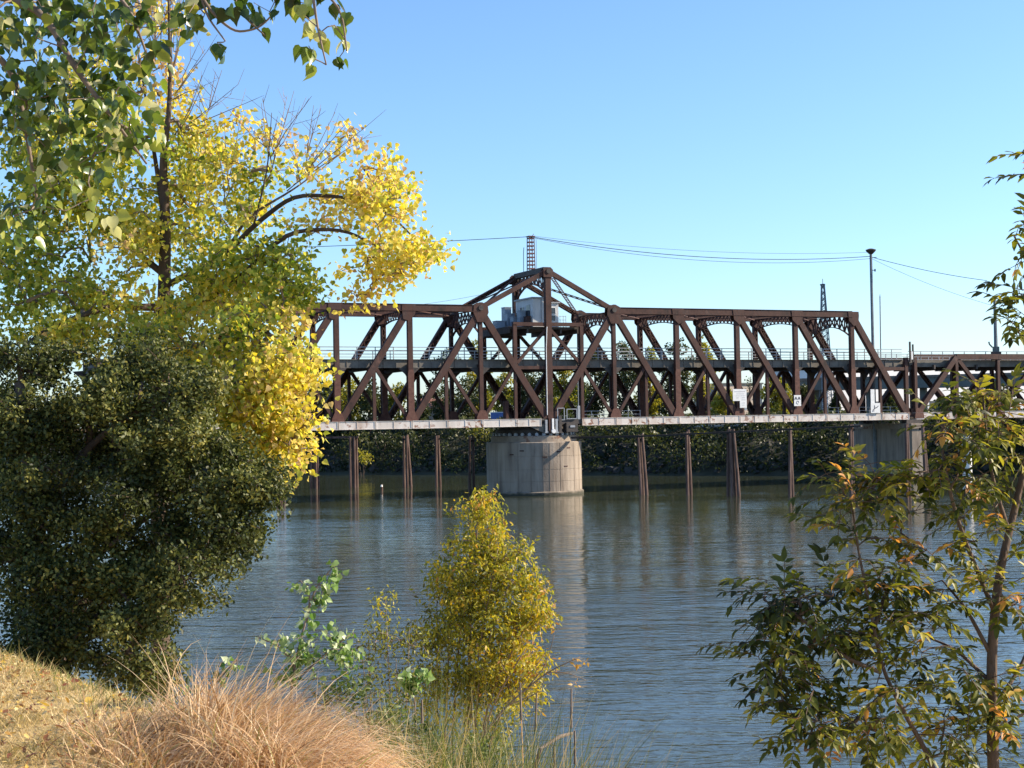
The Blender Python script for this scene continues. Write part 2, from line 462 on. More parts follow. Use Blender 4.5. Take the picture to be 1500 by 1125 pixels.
def shore(x): return 287.0 - .55*x
def far_h(X, Y):
    d = (Y - shore(X))*.876
    t = np.clip((d+3)/22, 0, 1)
    return -1.5 + 11.3*t**.8 + bumpy(X*.3, Y*.3, .25)*(t > 0)*(t < 1)
def fh(x, y): return float(far_h(np.array([x], float), np.array([y], float))[0])
xs = np.linspace(-180, 220, 140)
def far_grid():
    ds = np.concatenate([np.linspace(-4, 30, 36), np.array([40, 60, 100, 200, 500, 1200, 3000])])
    X, D = np.meshgrid(np.concatenate([[-2500, -900, -400], xs, [420, 900, 2500]]), ds)
    Xc = np.clip(X, -230, 270)
    Y = shore(Xc) + D
    Z = far_h(Xc, Y)
    V = np.stack([X, Y, Z], -1).reshape(-1, 3)
    nx, ny = X.shape[1], X.shape[0]
    i = np.arange(nx-1)[None] + np.arange(ny-1)[:, None]*nx
    Fq = np.stack([i, i+1, i+1+nx, i+nx], -1).reshape(-1, 4)
    return link('far_bank', np_mesh('far_bank', V, Fq, smooth=True), M['farground'])
tag(far_grid(), kind='structure')

# ------------------------------------------------------------------ the swing bridge
BR_LOC, BR_ROT = (5.02, 205.9, 9.9), 0.411
P, H, W, HP = 10.0, 15.33, 10.7, 20.67
span = tag(empty('swing_bridge_span', BR_LOC, BR_ROT), 'long rusty steel double-deck truss swing span crossing the river on its round central pier', 'bridge span')

def laced(mb, p, q, wd, dp, outer=None, lace=.75, bar=.10):
    """built-up member in the x-z plane: solid cover plate on the outer side, solid flange plates, zigzag lacing on the inner side"""
    p, q = Vector(p), Vector(q)
    if outer is None: outer = -1 if p.y < W/2 else 1
    a = (q-p).normalized()
    n = Vector((-a.z, 0, a.x))
    yv = Vector((0, 1, 0))
    mb.beam(p+yv*(outer*dp/2), q+yv*(outer*dp/2), wd, .06)
    for e in (-1, 1):
        o = n*(e*(wd/2-.035)) - yv*(outer*.03)
        mb.beam(p+o, q+o, .05, dp-.08)
        o = n*(e*(wd/2-.10)) - yv*(outer*(dp/2))
        mb.beam(p+o, q+o, .15, .04)
    L = (q-p).length
    k = max(2, int(L/lace))
    for i in range(k):
        for e in ((1,) if i % 2 else (-1,)):
            A = p + a*(L*i/k) + n*(e*(wd/2-.08)) - yv*(outer*(dp/2+.035))
            B = p + a*(L*(i+1)/k) - n*(e*(wd/2-.08)) - yv*(outer*(dp/2+.035))
            mb.beam(A, B, bar, .03)

def member(name, p, q, wd, dp, mat=None, **kw):
    mb = MB()
    laced(mb, p, q, wd, dp, **kw)
    return mb.build(name, mat or M['rust'], span)

def gusset(poly, y, dp, mat=None):
    mb = MB()
    for s in (-1, 1):
        yy = y + s*(dp/2+.055)
        mb.prism(poly, yy-.018, yy+.018)
    # rivet rows
    return mb.build('gusset_plate', mat or M['rust2'], span)

for y0 in (0.0, W):
    # chords, one piece per panel
    for k in range(-5, 5):
        if k in (-1, 0): continue
        mb = MB()
        p, q = Vector((k*P, y0, H)), Vector(((k+1)*P, y0, H))
        for s in (-1, 1): mb.beam(p+Vector((.01, s*.34, 0)), q+Vector((-.01, s*.34, 0)), .86, .08)
        mb.beam(p+Vector((0, 0, .46)), q+Vector((-.03, 0, .46)), .05, .92, ref=(0, 1, 0))
        for s in (-1, 1): mb.beam(p+Vector((.01, s*.40, -.41)), q+Vector((-.02, s*.40, -.41)), .05, .16)
        n = 14
        for i in range(n):
            s = 1 if i % 2 else -1
            mb.beam(p+Vector((P*i/n, s*.3, -.42)), p+Vector((P*(i+1)/n, -s*.3, -.42)), .10, .03, ref=(0, 0, 1))
        mb.build('top_chord', M['rust'], span)
    for s in (-1, 1):
        member('peak_chord', (0, y0, HP), (s*P, y0, H+.1), .62, .6)
        member('end_post', (s*5*P, y0, H), (s*6*P, y0, 0), .92, .72)
        member('end_vertical', (s*6*P-s*.15, y0, .3), (s*6*P-s*.15, y0, 8.9), .55, .5)
        member('end_strut', (s*5.55*P, y0, 7.2), (s*6*P-s*.45, y0, 7.2), .5, .4)
        member('center_diagonal', (s*.5, y0, .6), (s*P, y0, H-.2), .88, .66)
        # portal frame round the pivot post
        member('tower_post', (s*.5*P, y0, 7.6), (s*.5*P, y0, 13.35), .52, .5)
        member('tower_strut', (s*.35, y0, 13.35), (s*.5*P+s*.26, y0, 13.35), .5, .5)
        member('tower_strut', (s*.4, y0, 7.45), (s*.45*P, y0, 7.45), .45, .4)
        member('tower_brace', (s*.35, y0, 12.6), (s*.47*P, y0, 8.1), .42, .3)
    member('center_post', (0, y0, .1), (0, y0, HP), .82, .75)
    for k in range(-5, 6):
        if k == 0: continue
        heavy = abs(k) > 1
        member('vertical', (k*P, y0, .45), (k*P, y0, H-.3), .66 if heavy else .52, .6 if heavy else .5)
        if heavy:        # wider riveted lower half
            mb = MB()
            for s in (-1, 1):
                mb.prism([(k*P-.41, .5), (k*P+.41, .5), (k*P+.41, 6.6), (k*P+.34, 7.2), (k*P-.34, 7.2), (k*P-.41, 6.6)], y0+s*.36-.02, y0+s*.36+.02)
            mb.build('stiffener_plate', M['rust2'], span)
    for k in range(1, 5):
        for s in (-1, 1):
            member('diagonal', (s*k*P+s*.1, y0, H-.2), (s*(k+1)*P-s*.35, y0, .5), .84, .66)
    for k in range(0, 6):
        for s in (-1, 1):
            xm = s*(k+.5)*P
            zm = H/2+.1
            member('sub_vertical', (xm, y0, .4), (xm, y0, zm-.3), .42, .36)
            t = s*(k if k else 1)*P
            member('sub_diagonal', (xm + (t-xm)*.05, y0, zm-.35), (xm+(t-xm)*.93, y0, .75), .44, .36)
    for k in range(-5, 6):
        if k == 0: continue
        x = k*P
        gusset([(x-.95, -.35), (x+.95, -.35), (x+.8, .9), (x+.42, 1.75), (x-.42, 1.75), (x-.8, .9)], y0, .74)
        dr = 1 if k > 0 else -1
        if abs(k) > 1:
            gusset([(x-.65, H-.95), (x-.05*dr+.25, H-1.75), (x+.75*dr+.25, H-1.5), (x+1.15, H-.2), (x+1.1, H+.4), (x-.8, H+.4)] if dr > 0 else
                   [(x-1.15, H-.2), (x-1.0, H-1.5), (x-.2, H-1.75), (x+.65, H-.95), (x+.8, H+.4), (x-1.1, H+.4)], y0, .74, M['rust'])
    for s in (-1, 1):
        x = s*P
        gusset([(x-1.1, H-.5), (x-.55, H-1.8), (x+.55, H-1.8), (x+1.1, H-.5), (x+1.0, H+.45), (x+.2, H+.85), (x-.2, H+.85), (x-1.0, H+.45)], y0, .76, M['rust'])
        # pin
        mb = MB()
        mb.tube([(x, y0-.55, H+.1), (x, y0+.55, H+.1)], .36, 10)
        mb.build('pin', M['darksteel'], span)
    gusset([(-.75, HP-.9), (.75, HP-.9), (.7, HP+.1), (.35, HP+.45), (-.35, HP+.45), (-.7, HP+.1)], y0, .86, M['rust'])
    mb = MB(); mb.tube([(0, y0-.6, HP-.1), (0, y0+.6, HP-.1)], .34, 10); mb.build('pin', M['darksteel'], span)
    # pale bottom girder: one plate per half panel with stiffeners and flanges
    segs = [(-60, -55), (-55, -50)] + [(x, x+5) for x in range(-50, -5, 5)] + [(-5, -1.4)] + [(4.7, 10)] + [(x, x+5) for x in range(10, 60, 5)]
    for a, b in segs:
        mb = MB()
        mb.beam((a+.03, y0-.42, 0), (b-.03, y0-.42, 0), .94, .06)
        mb.beam((a+.03, y0+.42, 0), (b-.03, y0+.42, 0), .94, .06)
        mb.beam((a+.03, y0, .50), (b-.03, y0, .50), .05, 1.02)
        mb.beam((a+.03, y0, -.50), (b-.03, y0, -.50), .05, 1.02)
        for x in (a+.09, (a+b)/2, b-.09):
            mb.beam((x, y0-.47, -.46), (x, y0-.47, .46), .10, .05)
        mb.build('bottom_girder', M['girder'], span)
    mb = MB()           # dark middle of the bottom chord over the pivot
    mb.beam((-1.5, y0, .05), (4.8, y0, .05), .62, .7)
    mb.build('pivot_chord', M['darksteel'], span)
    mb = MB()           # tapered bracket at the pivot
    mb.prism([(-3.2, -.5), (-.9, -1.5), (-.9, .5), (-1.3, .5)], y0-.35, y0-.28)
    mb.build('taper_bracket', M['deck'], span)

# cross frames between the trusses
def lattice_strut(x, z, depth, name, arch=0.0, n=10, wd=.14):
    mb = MB()
    y0, y1 = .35, W-.35
    mb.beam((x, y0, z), (x, y1, z), .35, .12, ref=(0, 0, 1))
    pts = []
    for i in range(n+1):
        t = i/n
        pts.append(Vector((x, y0+(y1-y0)*t, z-depth-arch*(2*t-1)**2)))
    for i in range(n):
        mb.beam(pts[i], pts[i+1], .3, .12, ref=(0, 0, 1))
        a = Vector((x, pts[i].y, z)); b = Vector((x, pts[i+1].y, z))
        mb.beam(pts[i], b, wd, .04, ref=(1, 0, 0)); mb.beam(a, pts[i+1], wd, .04, ref=(1, 0, 0))
        mb.beam(a, pts[i], wd, .05, ref=(1, 0, 0))
    return mb.build(name, M['rust'], span)
for k in range(-5, 6):
    if k == 0: continue
    if abs(k) in (1, 5): lattice_strut(k*P, H-.1, 1.5, 'portal_frame', 1.6, 8, .3)
    else: lattice_strut(k*P, H-.2, 1.0, 'sway_frame', .5)
for k in range(-5, 5):
    if k in (-1, 0): continue
    for (ya, yb) in ((.3, W-.3), (W-.3, .3)):
        mb = MB(); mb.beam((k*P+.3, ya, H-.25), ((k+1)*P-.3, yb, H-.25), .22, .14, ref=(0, 0, 1)); mb.build('top_lateral', M['rust'], span)
lattice_strut(0, HP+.1, 1.5, 'peak_portal', 1.7, 8, .3)
mb = MB(); mb.beam((0, .3, HP+.2), (0, W-.3, HP+.2), .8, .7, ref=(0, 0, 1)); mb.build('peak_beam', M['darksteel'], span)
for s in (-1, 1):            # laced cross bracing in the plane of the peak chords
    for ya, yb in ((.2, W-.2), (W-.2, .2)):
        mb = MB()
        A, B = Vector((s*.3, ya, HP-.1)), Vector((s*(P-.5), yb, H+.35))
        d = (B-A).normalized(); n = Vector((0, 0, 1)) if False else d.cross(Vector((s*(HP-H), 0, P))).normalized()
        mb.beam(A+n*.32, B+n*.32, .10, .10); mb.beam(A-n*.32, B-n*.32, .10, .10)
        L = (B-A).length; c = 16
        for i in range(c):
            e = 1 if i % 2 else -1
            mb.beam(A+d*(L*i/c)+n*.32*e, A+d*(L*(i+1)/c)-n*.32*e, .07, .05)
            mb.beam(A+d*(L*i/c)-n*.32*e, A+d*(L*(i+1)/c)+n*.32*e, .07, .05)
        mb.build('peak_brace', M['rust'], span)

# decks
ZD = 8.05
mb = MB(); mb.box((-60.2, 1.0, ZD+.28), (60.2, W-1.0, ZD+.5)); mb.build('upper_deck', M['deck'], span)
for y in (.95, W-.95):
    for a in range(-60, 60, 10):
        mb = MB()
        mb.beam((a+.02, y, ZD), (a+9.98, y, ZD), 1.1, .1)
        mb.beam((a+.02, y, ZD+.52), (a+9.98, y, ZD+.52), .06, .5)
        mb.beam((a+.02, y, ZD-.55), (a+9.98, y, ZD-.55), .06, .4)
        for i in range(1, 6): mb.beam((a+i*10/6, y-.08, ZD-.5), (a+i*10/6, y-.08, ZD+.48), .1, .08)
        mb.build('deck_girder', M['deck'], span)
for i in range(-12, 13):
    x = i*5.0
    mb = MB()
    mb.beam((x, .4, ZD-.55), (x, W-.4, ZD-.55), .9 if i % 2 == 0 else .6, .35, ref=(1, 0, 0))
    mb.build('floor_beam', M['darksteel'], span)
    if i % 2 == 0 and i not in (0,):
        for y0, s in ((.35, 1), (W-.35, -1)):      # curved knee brackets
            mb = MB()
            for d in (-1, 1):
                mb.prism([(x, ZD-1.0), (x+d*1.5, ZD-.62), (x, ZD-.5)] if d > 0 else [(x, ZD-1.0), (x, ZD-.5), (x-1.5, ZD-.62)], y0-.05, y0+.05)
                mb.prism([(x, ZD-2.3), (x+d*.62, ZD-1.4), (x+d*1.5, ZD-.62), (x, ZD-.8)] if d > 0 else [(x, ZD-2.3), (x, ZD-.8), (x-1.5, ZD-.62), (x-.62, ZD-1.4)], y0-.04, y0+.04)
            mb.build('knee_bracket', M['darksteel'], span)
for j in range(6):
    y = 2.1 + j*1.3
    mb = MB(); mb.beam((-60, y, ZD-.1), (60, y, ZD-.1), .6, .2); mb.build('stringer', M['darksteel'], span)
for y in (1.05, W-1.05):
    for a in range(-60, 60, 10):
        mb = MB()
        for z, r_ in ((.35, .035), (.75, .035), (1.15, .045), (1.65, .05)):
            mb.beam((a, y, ZD+.5+z), (a+10, y, ZD+.5+z), r_*2, r_*2)
        rl = mb.build('railing', M['galv'], span)
        for i in range(4):
            mb = MB(); mb.beam((a+.6+i*2.5, y, ZD+.5), (a+.6+i*2.5, y, ZD+2.2), .10, .10); mb.build('rail_post', M['galv'], rl)
mb = MB(); mb.box((-60, 1.2, -.42), (60, W-1.2, -.12)); mb.build('lower_deck', M['darksteel'], span)
for y in (2.6, 4.1, 6.6, 8.1):
    mb = MB(); mb.beam((-60, y, .08), (60, y, .08), .16, .08); mb.build('track_rail', M['galv'], span)
for i in range(-12, 13):
    mb = MB(); mb.beam((i*5.0, .4, -.1), (i*5.0, W-.4, -.1), .8, .35, ref=(1, 0, 0)); mb.build('floor_beam', M['darksteel'], span)
for a, b in ((4.9, 14.5), (46, 59)):
    mb = MB()
    for z in (.95, 1.45): mb.beam((a, .75, z), (b, .75, z), .06, .06)
    for i in range(int((b-a)/1.9)+1): mb.beam((a+i*1.9, .75, .4), (a+i*1.9, .75, 1.5), .08, .08)
    mb.build('walkway_railing', M['galv'], span)

# turntable drum and pivot machinery (moves with the span)
mb = MB(); mb.lathe([(5.3, -1.75), (5.3, -.95), (4.8, -.9), (4.8, -.5)], 40, center=(0, W/2)); mb.build('turntable_drum', M['darksteel'], span)
mb = MB()
for i in range(36):
    a = 2*math.pi*i/36
    c = Vector((5.55*math.cos(a), W/2+5.55*math.sin(a), -1.62)); d = Vector((math.cos(a), math.sin(a), 0))
    mb.tube([c-d*.18, c+d*.18], .24, 8)
mb.build('rollers', M['galv'], span)
for x, wd, z0, z1, mm in ((-.75, .3, -1.45, .35, 'galv'), (-.25, .22, -1.5, .55, 'rust'), (.25, .3, -1.5, .5, 'white'), (.8, .34, -1.5, .45, 'galv'), (1.35, .4, -1.5, .9, 'darksteel')):
    mb = MB(); mb.box((x-wd/2, -.62, z0), (x+wd/2, -.40, z1)); mb.box((x-wd/2-.08, -.7, z0), (x+wd/2+.08, -.45, z0+.2)); mb.build('jack_column', M[mm], span)
mb = MB(); mb.tube([(.2, -.95, -1.2), (.2, -.65, -1.2)], .3, 12); mb.build('wheel', M['white'], span)
mb = MB(); mb.box((2.2, -.75, -1.35), (3.9, .3, -.1)); mb.build('gearbox', M['darksteel'], span)
mb = MB(); mb.box((2.75, -.82, -.75), (3.45, -.76, -.45)); mb.build('notice_plate', M['galv'], span)
for x0, x1, z0, z1 in ((2.4, 3.9, .45, 1.75), (1.0, 2.0, .3, 1.9)):
    mb = MB()
    mb.beam((x0, -.5, z0), (x0, -.5, z1), .1, .1); mb.beam((x1, -.5, z0), (x1, -.5, z1), .1, .1)
    mb.beam((x0, -.5, z1), (x1, -.5, z1), .1, .1); mb.beam((x0, -.5, z0), (x1, -.5, z0), .1, .1)
    mb.build('gate_frame', M['galv'], span)
mb = MB(); mb.box((4.15, -.35, .3), (4.5, -.1, 2.2)); mb.build('control_cabinet', M['galv'], span)
mb = MB(); mb.tube([(4.32, -.2, 2.2), (4.32, -.2, 5.6)], .05, 6); mb.build('conduit', M['galv'], span)
mb = MB(); mb.tube([(-.52, -.45, 1.0), (-.52, -.45, 10.0), (-.35, -.45, 13.0)], .07, 6); mb.build('conduit', M['white'], span)
mb = MB(); mb.box((-6.3, .6, .5), (-5.75, 1.3, 3.0)); mb.build('control_cabinet', M['rust'], span)

# machinery platform and operator's house on the tower
plat = MB(); plat.box((-5.6, .55, 12.75), (4.9, W-.55, 13.05))
for x in (-5.5, -2.8, 2.2, 4.8): plat.beam((x, .5, 12.45), (x, W-.5, 12.45), .6, .25, ref=(1, 0, 0))
plat.box((-5.6, W-1.3, 12.0), (-1.0, W-.6, 13.1)); plat.box((-5.6, W/2-.4, 12.1), (-1.0, W/2+.4, 12.75))
plat.build('machinery_platform', M['darksteel'], span)
hs = MB(); hs.box((-1.55, 1.5, 13.05), (.95, 7.2, 17.0)); hs.box((.95, 1.7, 13.05), (2.45, 6.8, 16.4))
house = hs.build('operator_house', M['housewall'], span)
mb = MB(); mb.box((-1.75, 1.3, 17.0), (1.1, 7.4, 17.2)); mb.box((1.1, 1.5, 16.4), (2.65, 7.0, 16.56)); mb.build('house_roof', M['galv'], house)
for x0, x1, z0, z1 in ((1.25, 1.95, 14.95, 15.75), (1.25, 1.95, 13.95, 14.7)):
    mb = MB(); mb.box((x0, 1.66, z0), (x1, 1.70, z1)); wi = mb.build('window', M['glass'], house)
    mb = MB()
    for a, b in (((x0-.05, z0-.05), (x1+.05, z0)), ((x0-.05, z1), (x1+.05, z1+.05)), ((x0-.05, z0), (x0, z1)), ((x1, z0), (x1+.05, z1))):
        mb.box((a[0], 1.63, a[1]), (b[0], 1.69, b[1]))
    mb.build('window_frame', M['white'], wi)
for y0, y1, z0, z1 in ((2.3, 3.6, 14.4, 16.2), (4.4, 5.6, 14.2, 16.0), (6.2, 7.0, 13.2, 15.4)):
    mb = MB(); mb.box((-1.60, y0, z0), (-1.55, y1, z1)); mb.build('window', M['glass'], house)
mb = MB(); mb.box((-.30, 1.44, 13.3), (-.18, 1.5, 17.0)); mb.box((.55, 1.44, 13.3), (.62, 1.5, 17.0)); mb.build('corner_trim', M['galv'], house)
mb = MB()
for z in (13.6, 14.1, 14.6): mb.beam((2.6, 1.8, z), (3.6, 1.8, z), .06, .06)
for x in (2.7, 3.2, 3.6): mb.beam((x, 1.8, 13.05), (x, 1.8, 14.7), .06, .06)
mb.build('platform_railing', M['galv'], span)
for lo, hi, mm in (((-2.6, 3.4, 13.05), (-1.8, 4.5, 15.4), 'greyblue'), ((-3.0, 4.9, 13.05), (-1.9, 6.0, 14.6), 'greyblue'), ((-3.1, 6.6, 13.05), (-2.0, 7.7, 15.2), 'greyblue'),
                   ((-4.6, 7.0, 13.05), (-3.3, 8.4, 14.2), 'greyblue'), ((-2.3, 1.9, 13.05), (-1.75, 2.9, 14.5), 'rust'), ((-2.9, 8.0, 13.05), (-1.9, 9.2, 16.2), 'greyblue')):
    mb = MB(); mb.box(lo, hi); mb.box((lo[0]-.06, lo[1]-.06, hi[2]), (hi[0]+.06, hi[1]+.06, hi[2]+.09))
    for t in (.3, .6): mb.box((lo[0]-.05, lo[1]+.1, lo[2]+t*(hi[2]-lo[2])), (lo[0], hi[1]-.1, lo[2]+t*(hi[2]-lo[2])+.12))
    mb.build('equipment_cabinet', M[mm], span)

def brpt(x, y, z):
    c, s = math.cos(BR_ROT), math.sin(BR_ROT)
    return Vector((BR_LOC[0]+c*x-s*y, BR_LOC[1]+s*x+c*y, BR_LOC[2]+z))

# mast on the peak beam
ml = brpt(0, 5.2, HP+.55)
mast = tag(empty('lattice_mast', ml, BR_ROT), 'short red ladder-like lattice mast standing on the bridge peak', 'mast')
for sx in (-1, 1):
    for sy in (-1, 1):
        mb = MB(); mb.beam((sx*.42, sy*.42, 0), (sx*.36, sy*.36, 4.7), .10, .10); mb.build('mast_leg', M['redmast'], mast)
for i in range(9):
    mb = MB(); z = .25+i*.53; r_ = .42-.06*z/4.7
    for a, b in (((-r_, -r_), (r_, -r_)), ((r_, -r_), (r_, r_)), ((r_, r_), (-r_, r_)), ((-r_, r_), (-r_, -r_))):
        mb.beam((*a, z), (*b, z), .16, .06, ref=(0, 0, 1) if False else (0, 1, 0) if a[1] == b[1] else (1, 0, 0))
    mb.build('rung', M['redmast'], mast)
mb = MB(); mb.box((-.5, -.5, 4.7), (.5, .5, 4.82)); mb.tube([(.2, 0, 4.8), (.5, 0, 5.15)], .04, 5); mb.build('mast_head', M['redmast'], mast)
mb = MB(); mb.tube([(-1.15, 0, -.4), (-1.12, 0, 2.4), (-1.05, 0, 3.2)], .05, 5); mb.tube([(.85, 0, -.2), (.85, 0, 4.4)], .03, 5); mb.build('antenna_rod', M['pole'], mast)

# signs on the near truss
def sign(loc, name, label, build):
    e = tag(empty(name, brpt(*loc), BR_ROT), label, 'sign')
    build(e)
def s1(e):
    mb = MB(); mb.box((-1.2, -.05, -.15), (1.1, 0, 1.55)); mb.box((-.05, -.05, -1.15), (1.1, 0, -.15))
    mb.build('sign_panel', M['white'], e)
    for x0, x1, z in ((-.9, .85, 1.18), (-.6, .7, .86), (-.7, -.1, .58), (.1, .75, .58), (-.62, -.2, .3), (.25, .85, .3), (.25, .85, .0), (.3, .85, -.45), (.35, .8, -.75)):
        mb = MB(); h = .11 if z > 1 else .07
        mb.box((x0, -.062, z-h/2), (x1, -.051, z+h/2)); mb.build('text_line', M['signink2'], e)
    mb = MB(); mb.box((.7, -.04, -1.5), (1.1, .04, -1.15)); mb.build('bracket', M['galv'], e)
sign((29.95, -.62, 2.75), 'notice_sign', 'stepped white notice board with faded text lines fixed low on the near truss', s1)
def s2(e):
    mb = MB(); mb.box((-.6, -.05, -.8), (.6, 0, .8)); mb.build('sign_panel', M['white'], e)
    for x in (-.28, .28):
        mb = MB()
        mb.beam((x-.2, -.06, .12), (x, -.06, .55), .1, .02); mb.beam((x+.2, -.06, .12), (x, -.06, .55), .1, .02); mb.beam((x-.12, -.06, .26), (x+.12, -.06, .26), .08, .02)
        mb.build('glyph', M['signink'], e)
    mb = MB()
    pts = [(.22*math.cos(a), -.06, -.3+.22*math.sin(a)) for a in [i*math.pi/6 for i in range(11)]]
    for a, b in zip(pts, pts[1:]): mb.beam(a, b, .08, .02)
    mb.build('glyph', M['signink'], e)
sign((39.75, -.62, 2.55), 'small_sign', 'small upright white sign with dark marks on the fourth lower node right of the pivot', s2)
def s3(e):
    mb = MB(); mb.box((-.85, -.05, -.75), (.85, 0, .75)); mb.build('sign_panel', M['white'], e)
    mb = MB()
    mb.beam((-.5, -.06, -.35), (.15, -.06, .1), .12, .02); mb.beam((-.2, -.06, -.2), (-.15, -.06, .4), .1, .02); mb.beam((.15, -.06, .0), (.55, -.06, .3), .1, .02); mb.beam((-.6, -.06, -.5), (-.2, -.06, -.42), .1, .02)
    mb.build('spray_mark', M['signink'], e)
    mb = MB(); mb.box((-.7, .1, .75), (.0, .2, 2.8)); mb.build('back_board', M['white'], e)
sign((53.6, -.62, 1.3), 'square_sign', 'white square board with dark scrawl beside the end post', s3)

# ------------------------------------------------------------------ approach span on the right
app = tag(empty('approach_bridge_span', brpt(61.2, 0, 0), BR_ROT), 'lower rusty truss span continuing the bridge to the right edge', 'bridge span')
HA, PA, NA = 9.05, 8.2, 5
def am(name, p, q, wd, dp, mat=None):
    mb = MB(); laced(mb, p, q, wd, dp); return mb.build(name, mat or M['rust'], app)
for y0 in (0.0, W):
    am('end_vertical', (.35, y0, .5), (.35, y0, HA-.3), .5, .5)
    am('end_post', (.8, y0, .6), (PA, y0, HA), .8, .66)
    am('top_strut', (.35, y0, HA+.15), (PA-.4, y0, HA+.15), .28, .4)
    for k in range(1, NA):
        mb = MB(); mb.beam((k*PA, y0, HA), ((k+1)*PA-.02, y0, HA), .84, .7); mb.build('top_chord', M['rust'], app)
        am('vertical', (k*PA, y0, .5), (k*PA, y0, HA-.4), .5, .5)
        am('diagonal', (k*PA+.3, y0, HA-.4), ((k+1)*PA-.3, y0, .5), .6, .5) if k % 2 else am('diagonal', (k*PA+.3, y0, .5), ((k+1)*PA-.3, y0, HA-.4), .6, .5)
        am('sub_diagonal', (PA*(k-.5), y0, HA/2-.1), (PA*k-.3 if k == 1 else PA*(k-1)+.3, y0, .6), .45, .36)
    for k in range(NA):
        mb = MB()
        mb.beam((k*PA+.05, y0-.42, 0), ((k+1)*PA-.05, y0-.42, 0), .94, .06); mb.beam((k*PA+.05, y0, .5), ((k+1)*PA-.05, y0, .5), .05, 1.0)
        mb.beam((k*PA+.05, y0, -.5), ((k+1)*PA-.05, y0, -.5), .05, 1.0)
        mb.build('bottom_girder', M['girder'], app)
        x = k*PA if k else .7
        mb = MB(); mb.prism([(x-.9, -.35), (x+.9, -.35), (x+.6, 1.2), (x-.6, 1.2)], y0-.50, y0-.46); mb.build('gusset_plate', M['rust2'], app)
    mb = MB()
    for z, r_ in ((.45, .035), (.9, .035), (1.3, .05)): mb.beam((0, y0+(1.05 if y0 == 0 else -1.05), ZD+.55+z), (NA*PA, y0+(1.05 if y0 == 0 else -1.05), ZD+.55+z), r_*2, r_*2)
    rl = mb.build('railing', M['galv'], app)
    for i in range(20):
        mb = MB(); yy = y0+(1.05 if y0 == 0 else -1.05); mb.beam((.3+i*2.1, yy, ZD+.5), (.3+i*2.1, yy, ZD+1.9), .1, .1); mb.build('rail_post', M['galv'], rl)
mb = MB(); mb.box((0, .9, ZD+.2), (NA*PA, W-.9, ZD+.5)); mb.build('upper_deck', M['deck'], app)
for y in (.85, W-.85):
    mb = MB(); mb.beam((0, y, ZD-.05), (NA*PA, y, ZD-.05), 1.0, .1); mb.build('deck_girder', M['deck'], app)
mb = MB(); mb.box((0, 1.2, -.42), (NA*PA, W-1.2, -.12)); mb.build('lower_deck', M['darksteel'], app)
for i in range(11):
    x = .4+i*PA/2
    if x < NA*PA:
        mb = MB(); mb.beam((x, .4, ZD-.55), (x, W-.4, ZD-.55), .7, .3, ref=(1, 0, 0)); mb.build('floor_beam', M['darksteel'], app)
# pole at the joint
jt = brpt(60.9, -.1, 8.9)

# ------------------------------------------------------------------ piers
pc = brpt(0, W/2, 0)
pier = tag(empty('pivot_pier', (pc.x, pc.y, -2.5)), 'tan concrete pivot pier, sunlit on its right face, under the bridge peak', 'pier')
z0 = 2.5
mb = MB()
ang0 = -math.pi/2 + R(10)
prof = [(6.86, 0), (6.86, z0+.42), (6.62, z0+.55)]
for zz in (1.9, 3.5, 5.3):           # pour joints
    prof += [(6.62, z0+zz-.04), (6.585, z0+zz-.03), (6.585, z0+zz+.03), (6.62, z0+zz+.04)]
prof += [(6.62, z0+7.15), (6.5, z0+7.25)]
mb.lathe(prof, 56, ang0); mb.build('pier_body', M['pierwall'], pier)
mb = MB(); mb.lathe([(5.95, z0+7.255), (5.95, z0+8.0), (5.8, z0+8.12)], 48, ang0); mb.build('pier_cap', M['concrete_cap'], pier)
for a in (R(-80), R(-72), R(-58), R(-35), R(-22), R(-110), R(-140)):   # raised board marks and drain stubs
    mb = MB(); d_ = Vector((math.cos(a), math.sin(a), 0))
    mb.beam(d_*6.63+Vector((0, 0, z0+.6)), d_*6.63+Vector((0, 0, z0+7.1)), .05, .03, ref=d_)
    mb.build('form_seam', M['concrete'], pier)
for a, zz in ((R(-60), 5.9), (R(-45), 6.4), (R(-78), 5.2), (R(-50), 3.9), (R(-105), 6.1), (R(-118), 5.6)):
    mb = MB(); d_ = Vector((math.cos(a), math.sin(a), 0)); t_ = Vector((-d_.y, d_.x, 0))
    mb.beam(d_*6.63-t_*.3+Vector((0, 0, z0+zz)), d_*6.63+t_*.3+Vector((0, 0, z0+zz)), .16, .05, ref=d_); mb.build('iron_plate', M['rust'], pier)
mb = MB(); mb.lathe([(5.4, z0+8.13), (5.4, z0+8.24)], 40); mb.build('track_plate', M['darksteel'], pier)

rc = brpt(60.25, W/2, 0)
rest = tag(empty('rest_pier', (rc.x, rc.y, -2.5), BR_ROT), 'dark shaded concrete pier under the joint of the two spans', 'pier')
mb = MB(); mb.box((-.95, -7.2, 0), (.95, 7.4, 10.5)); mb.build('pier_shaft', M['pierwall'], rest)
mb = MB(); mb.box((-1.2, -7.4, 10.5), (1.2, 7.6, 11.3)); mb.build('pier_cap', M['concrete_cap'], rest)
mb = MB()
for y in (-W/2, W/2): mb.box((-.9, y-.6, 11.3), (1.9, y+.6, 11.88))
mb.build('bearing', M['darksteel'], rest)

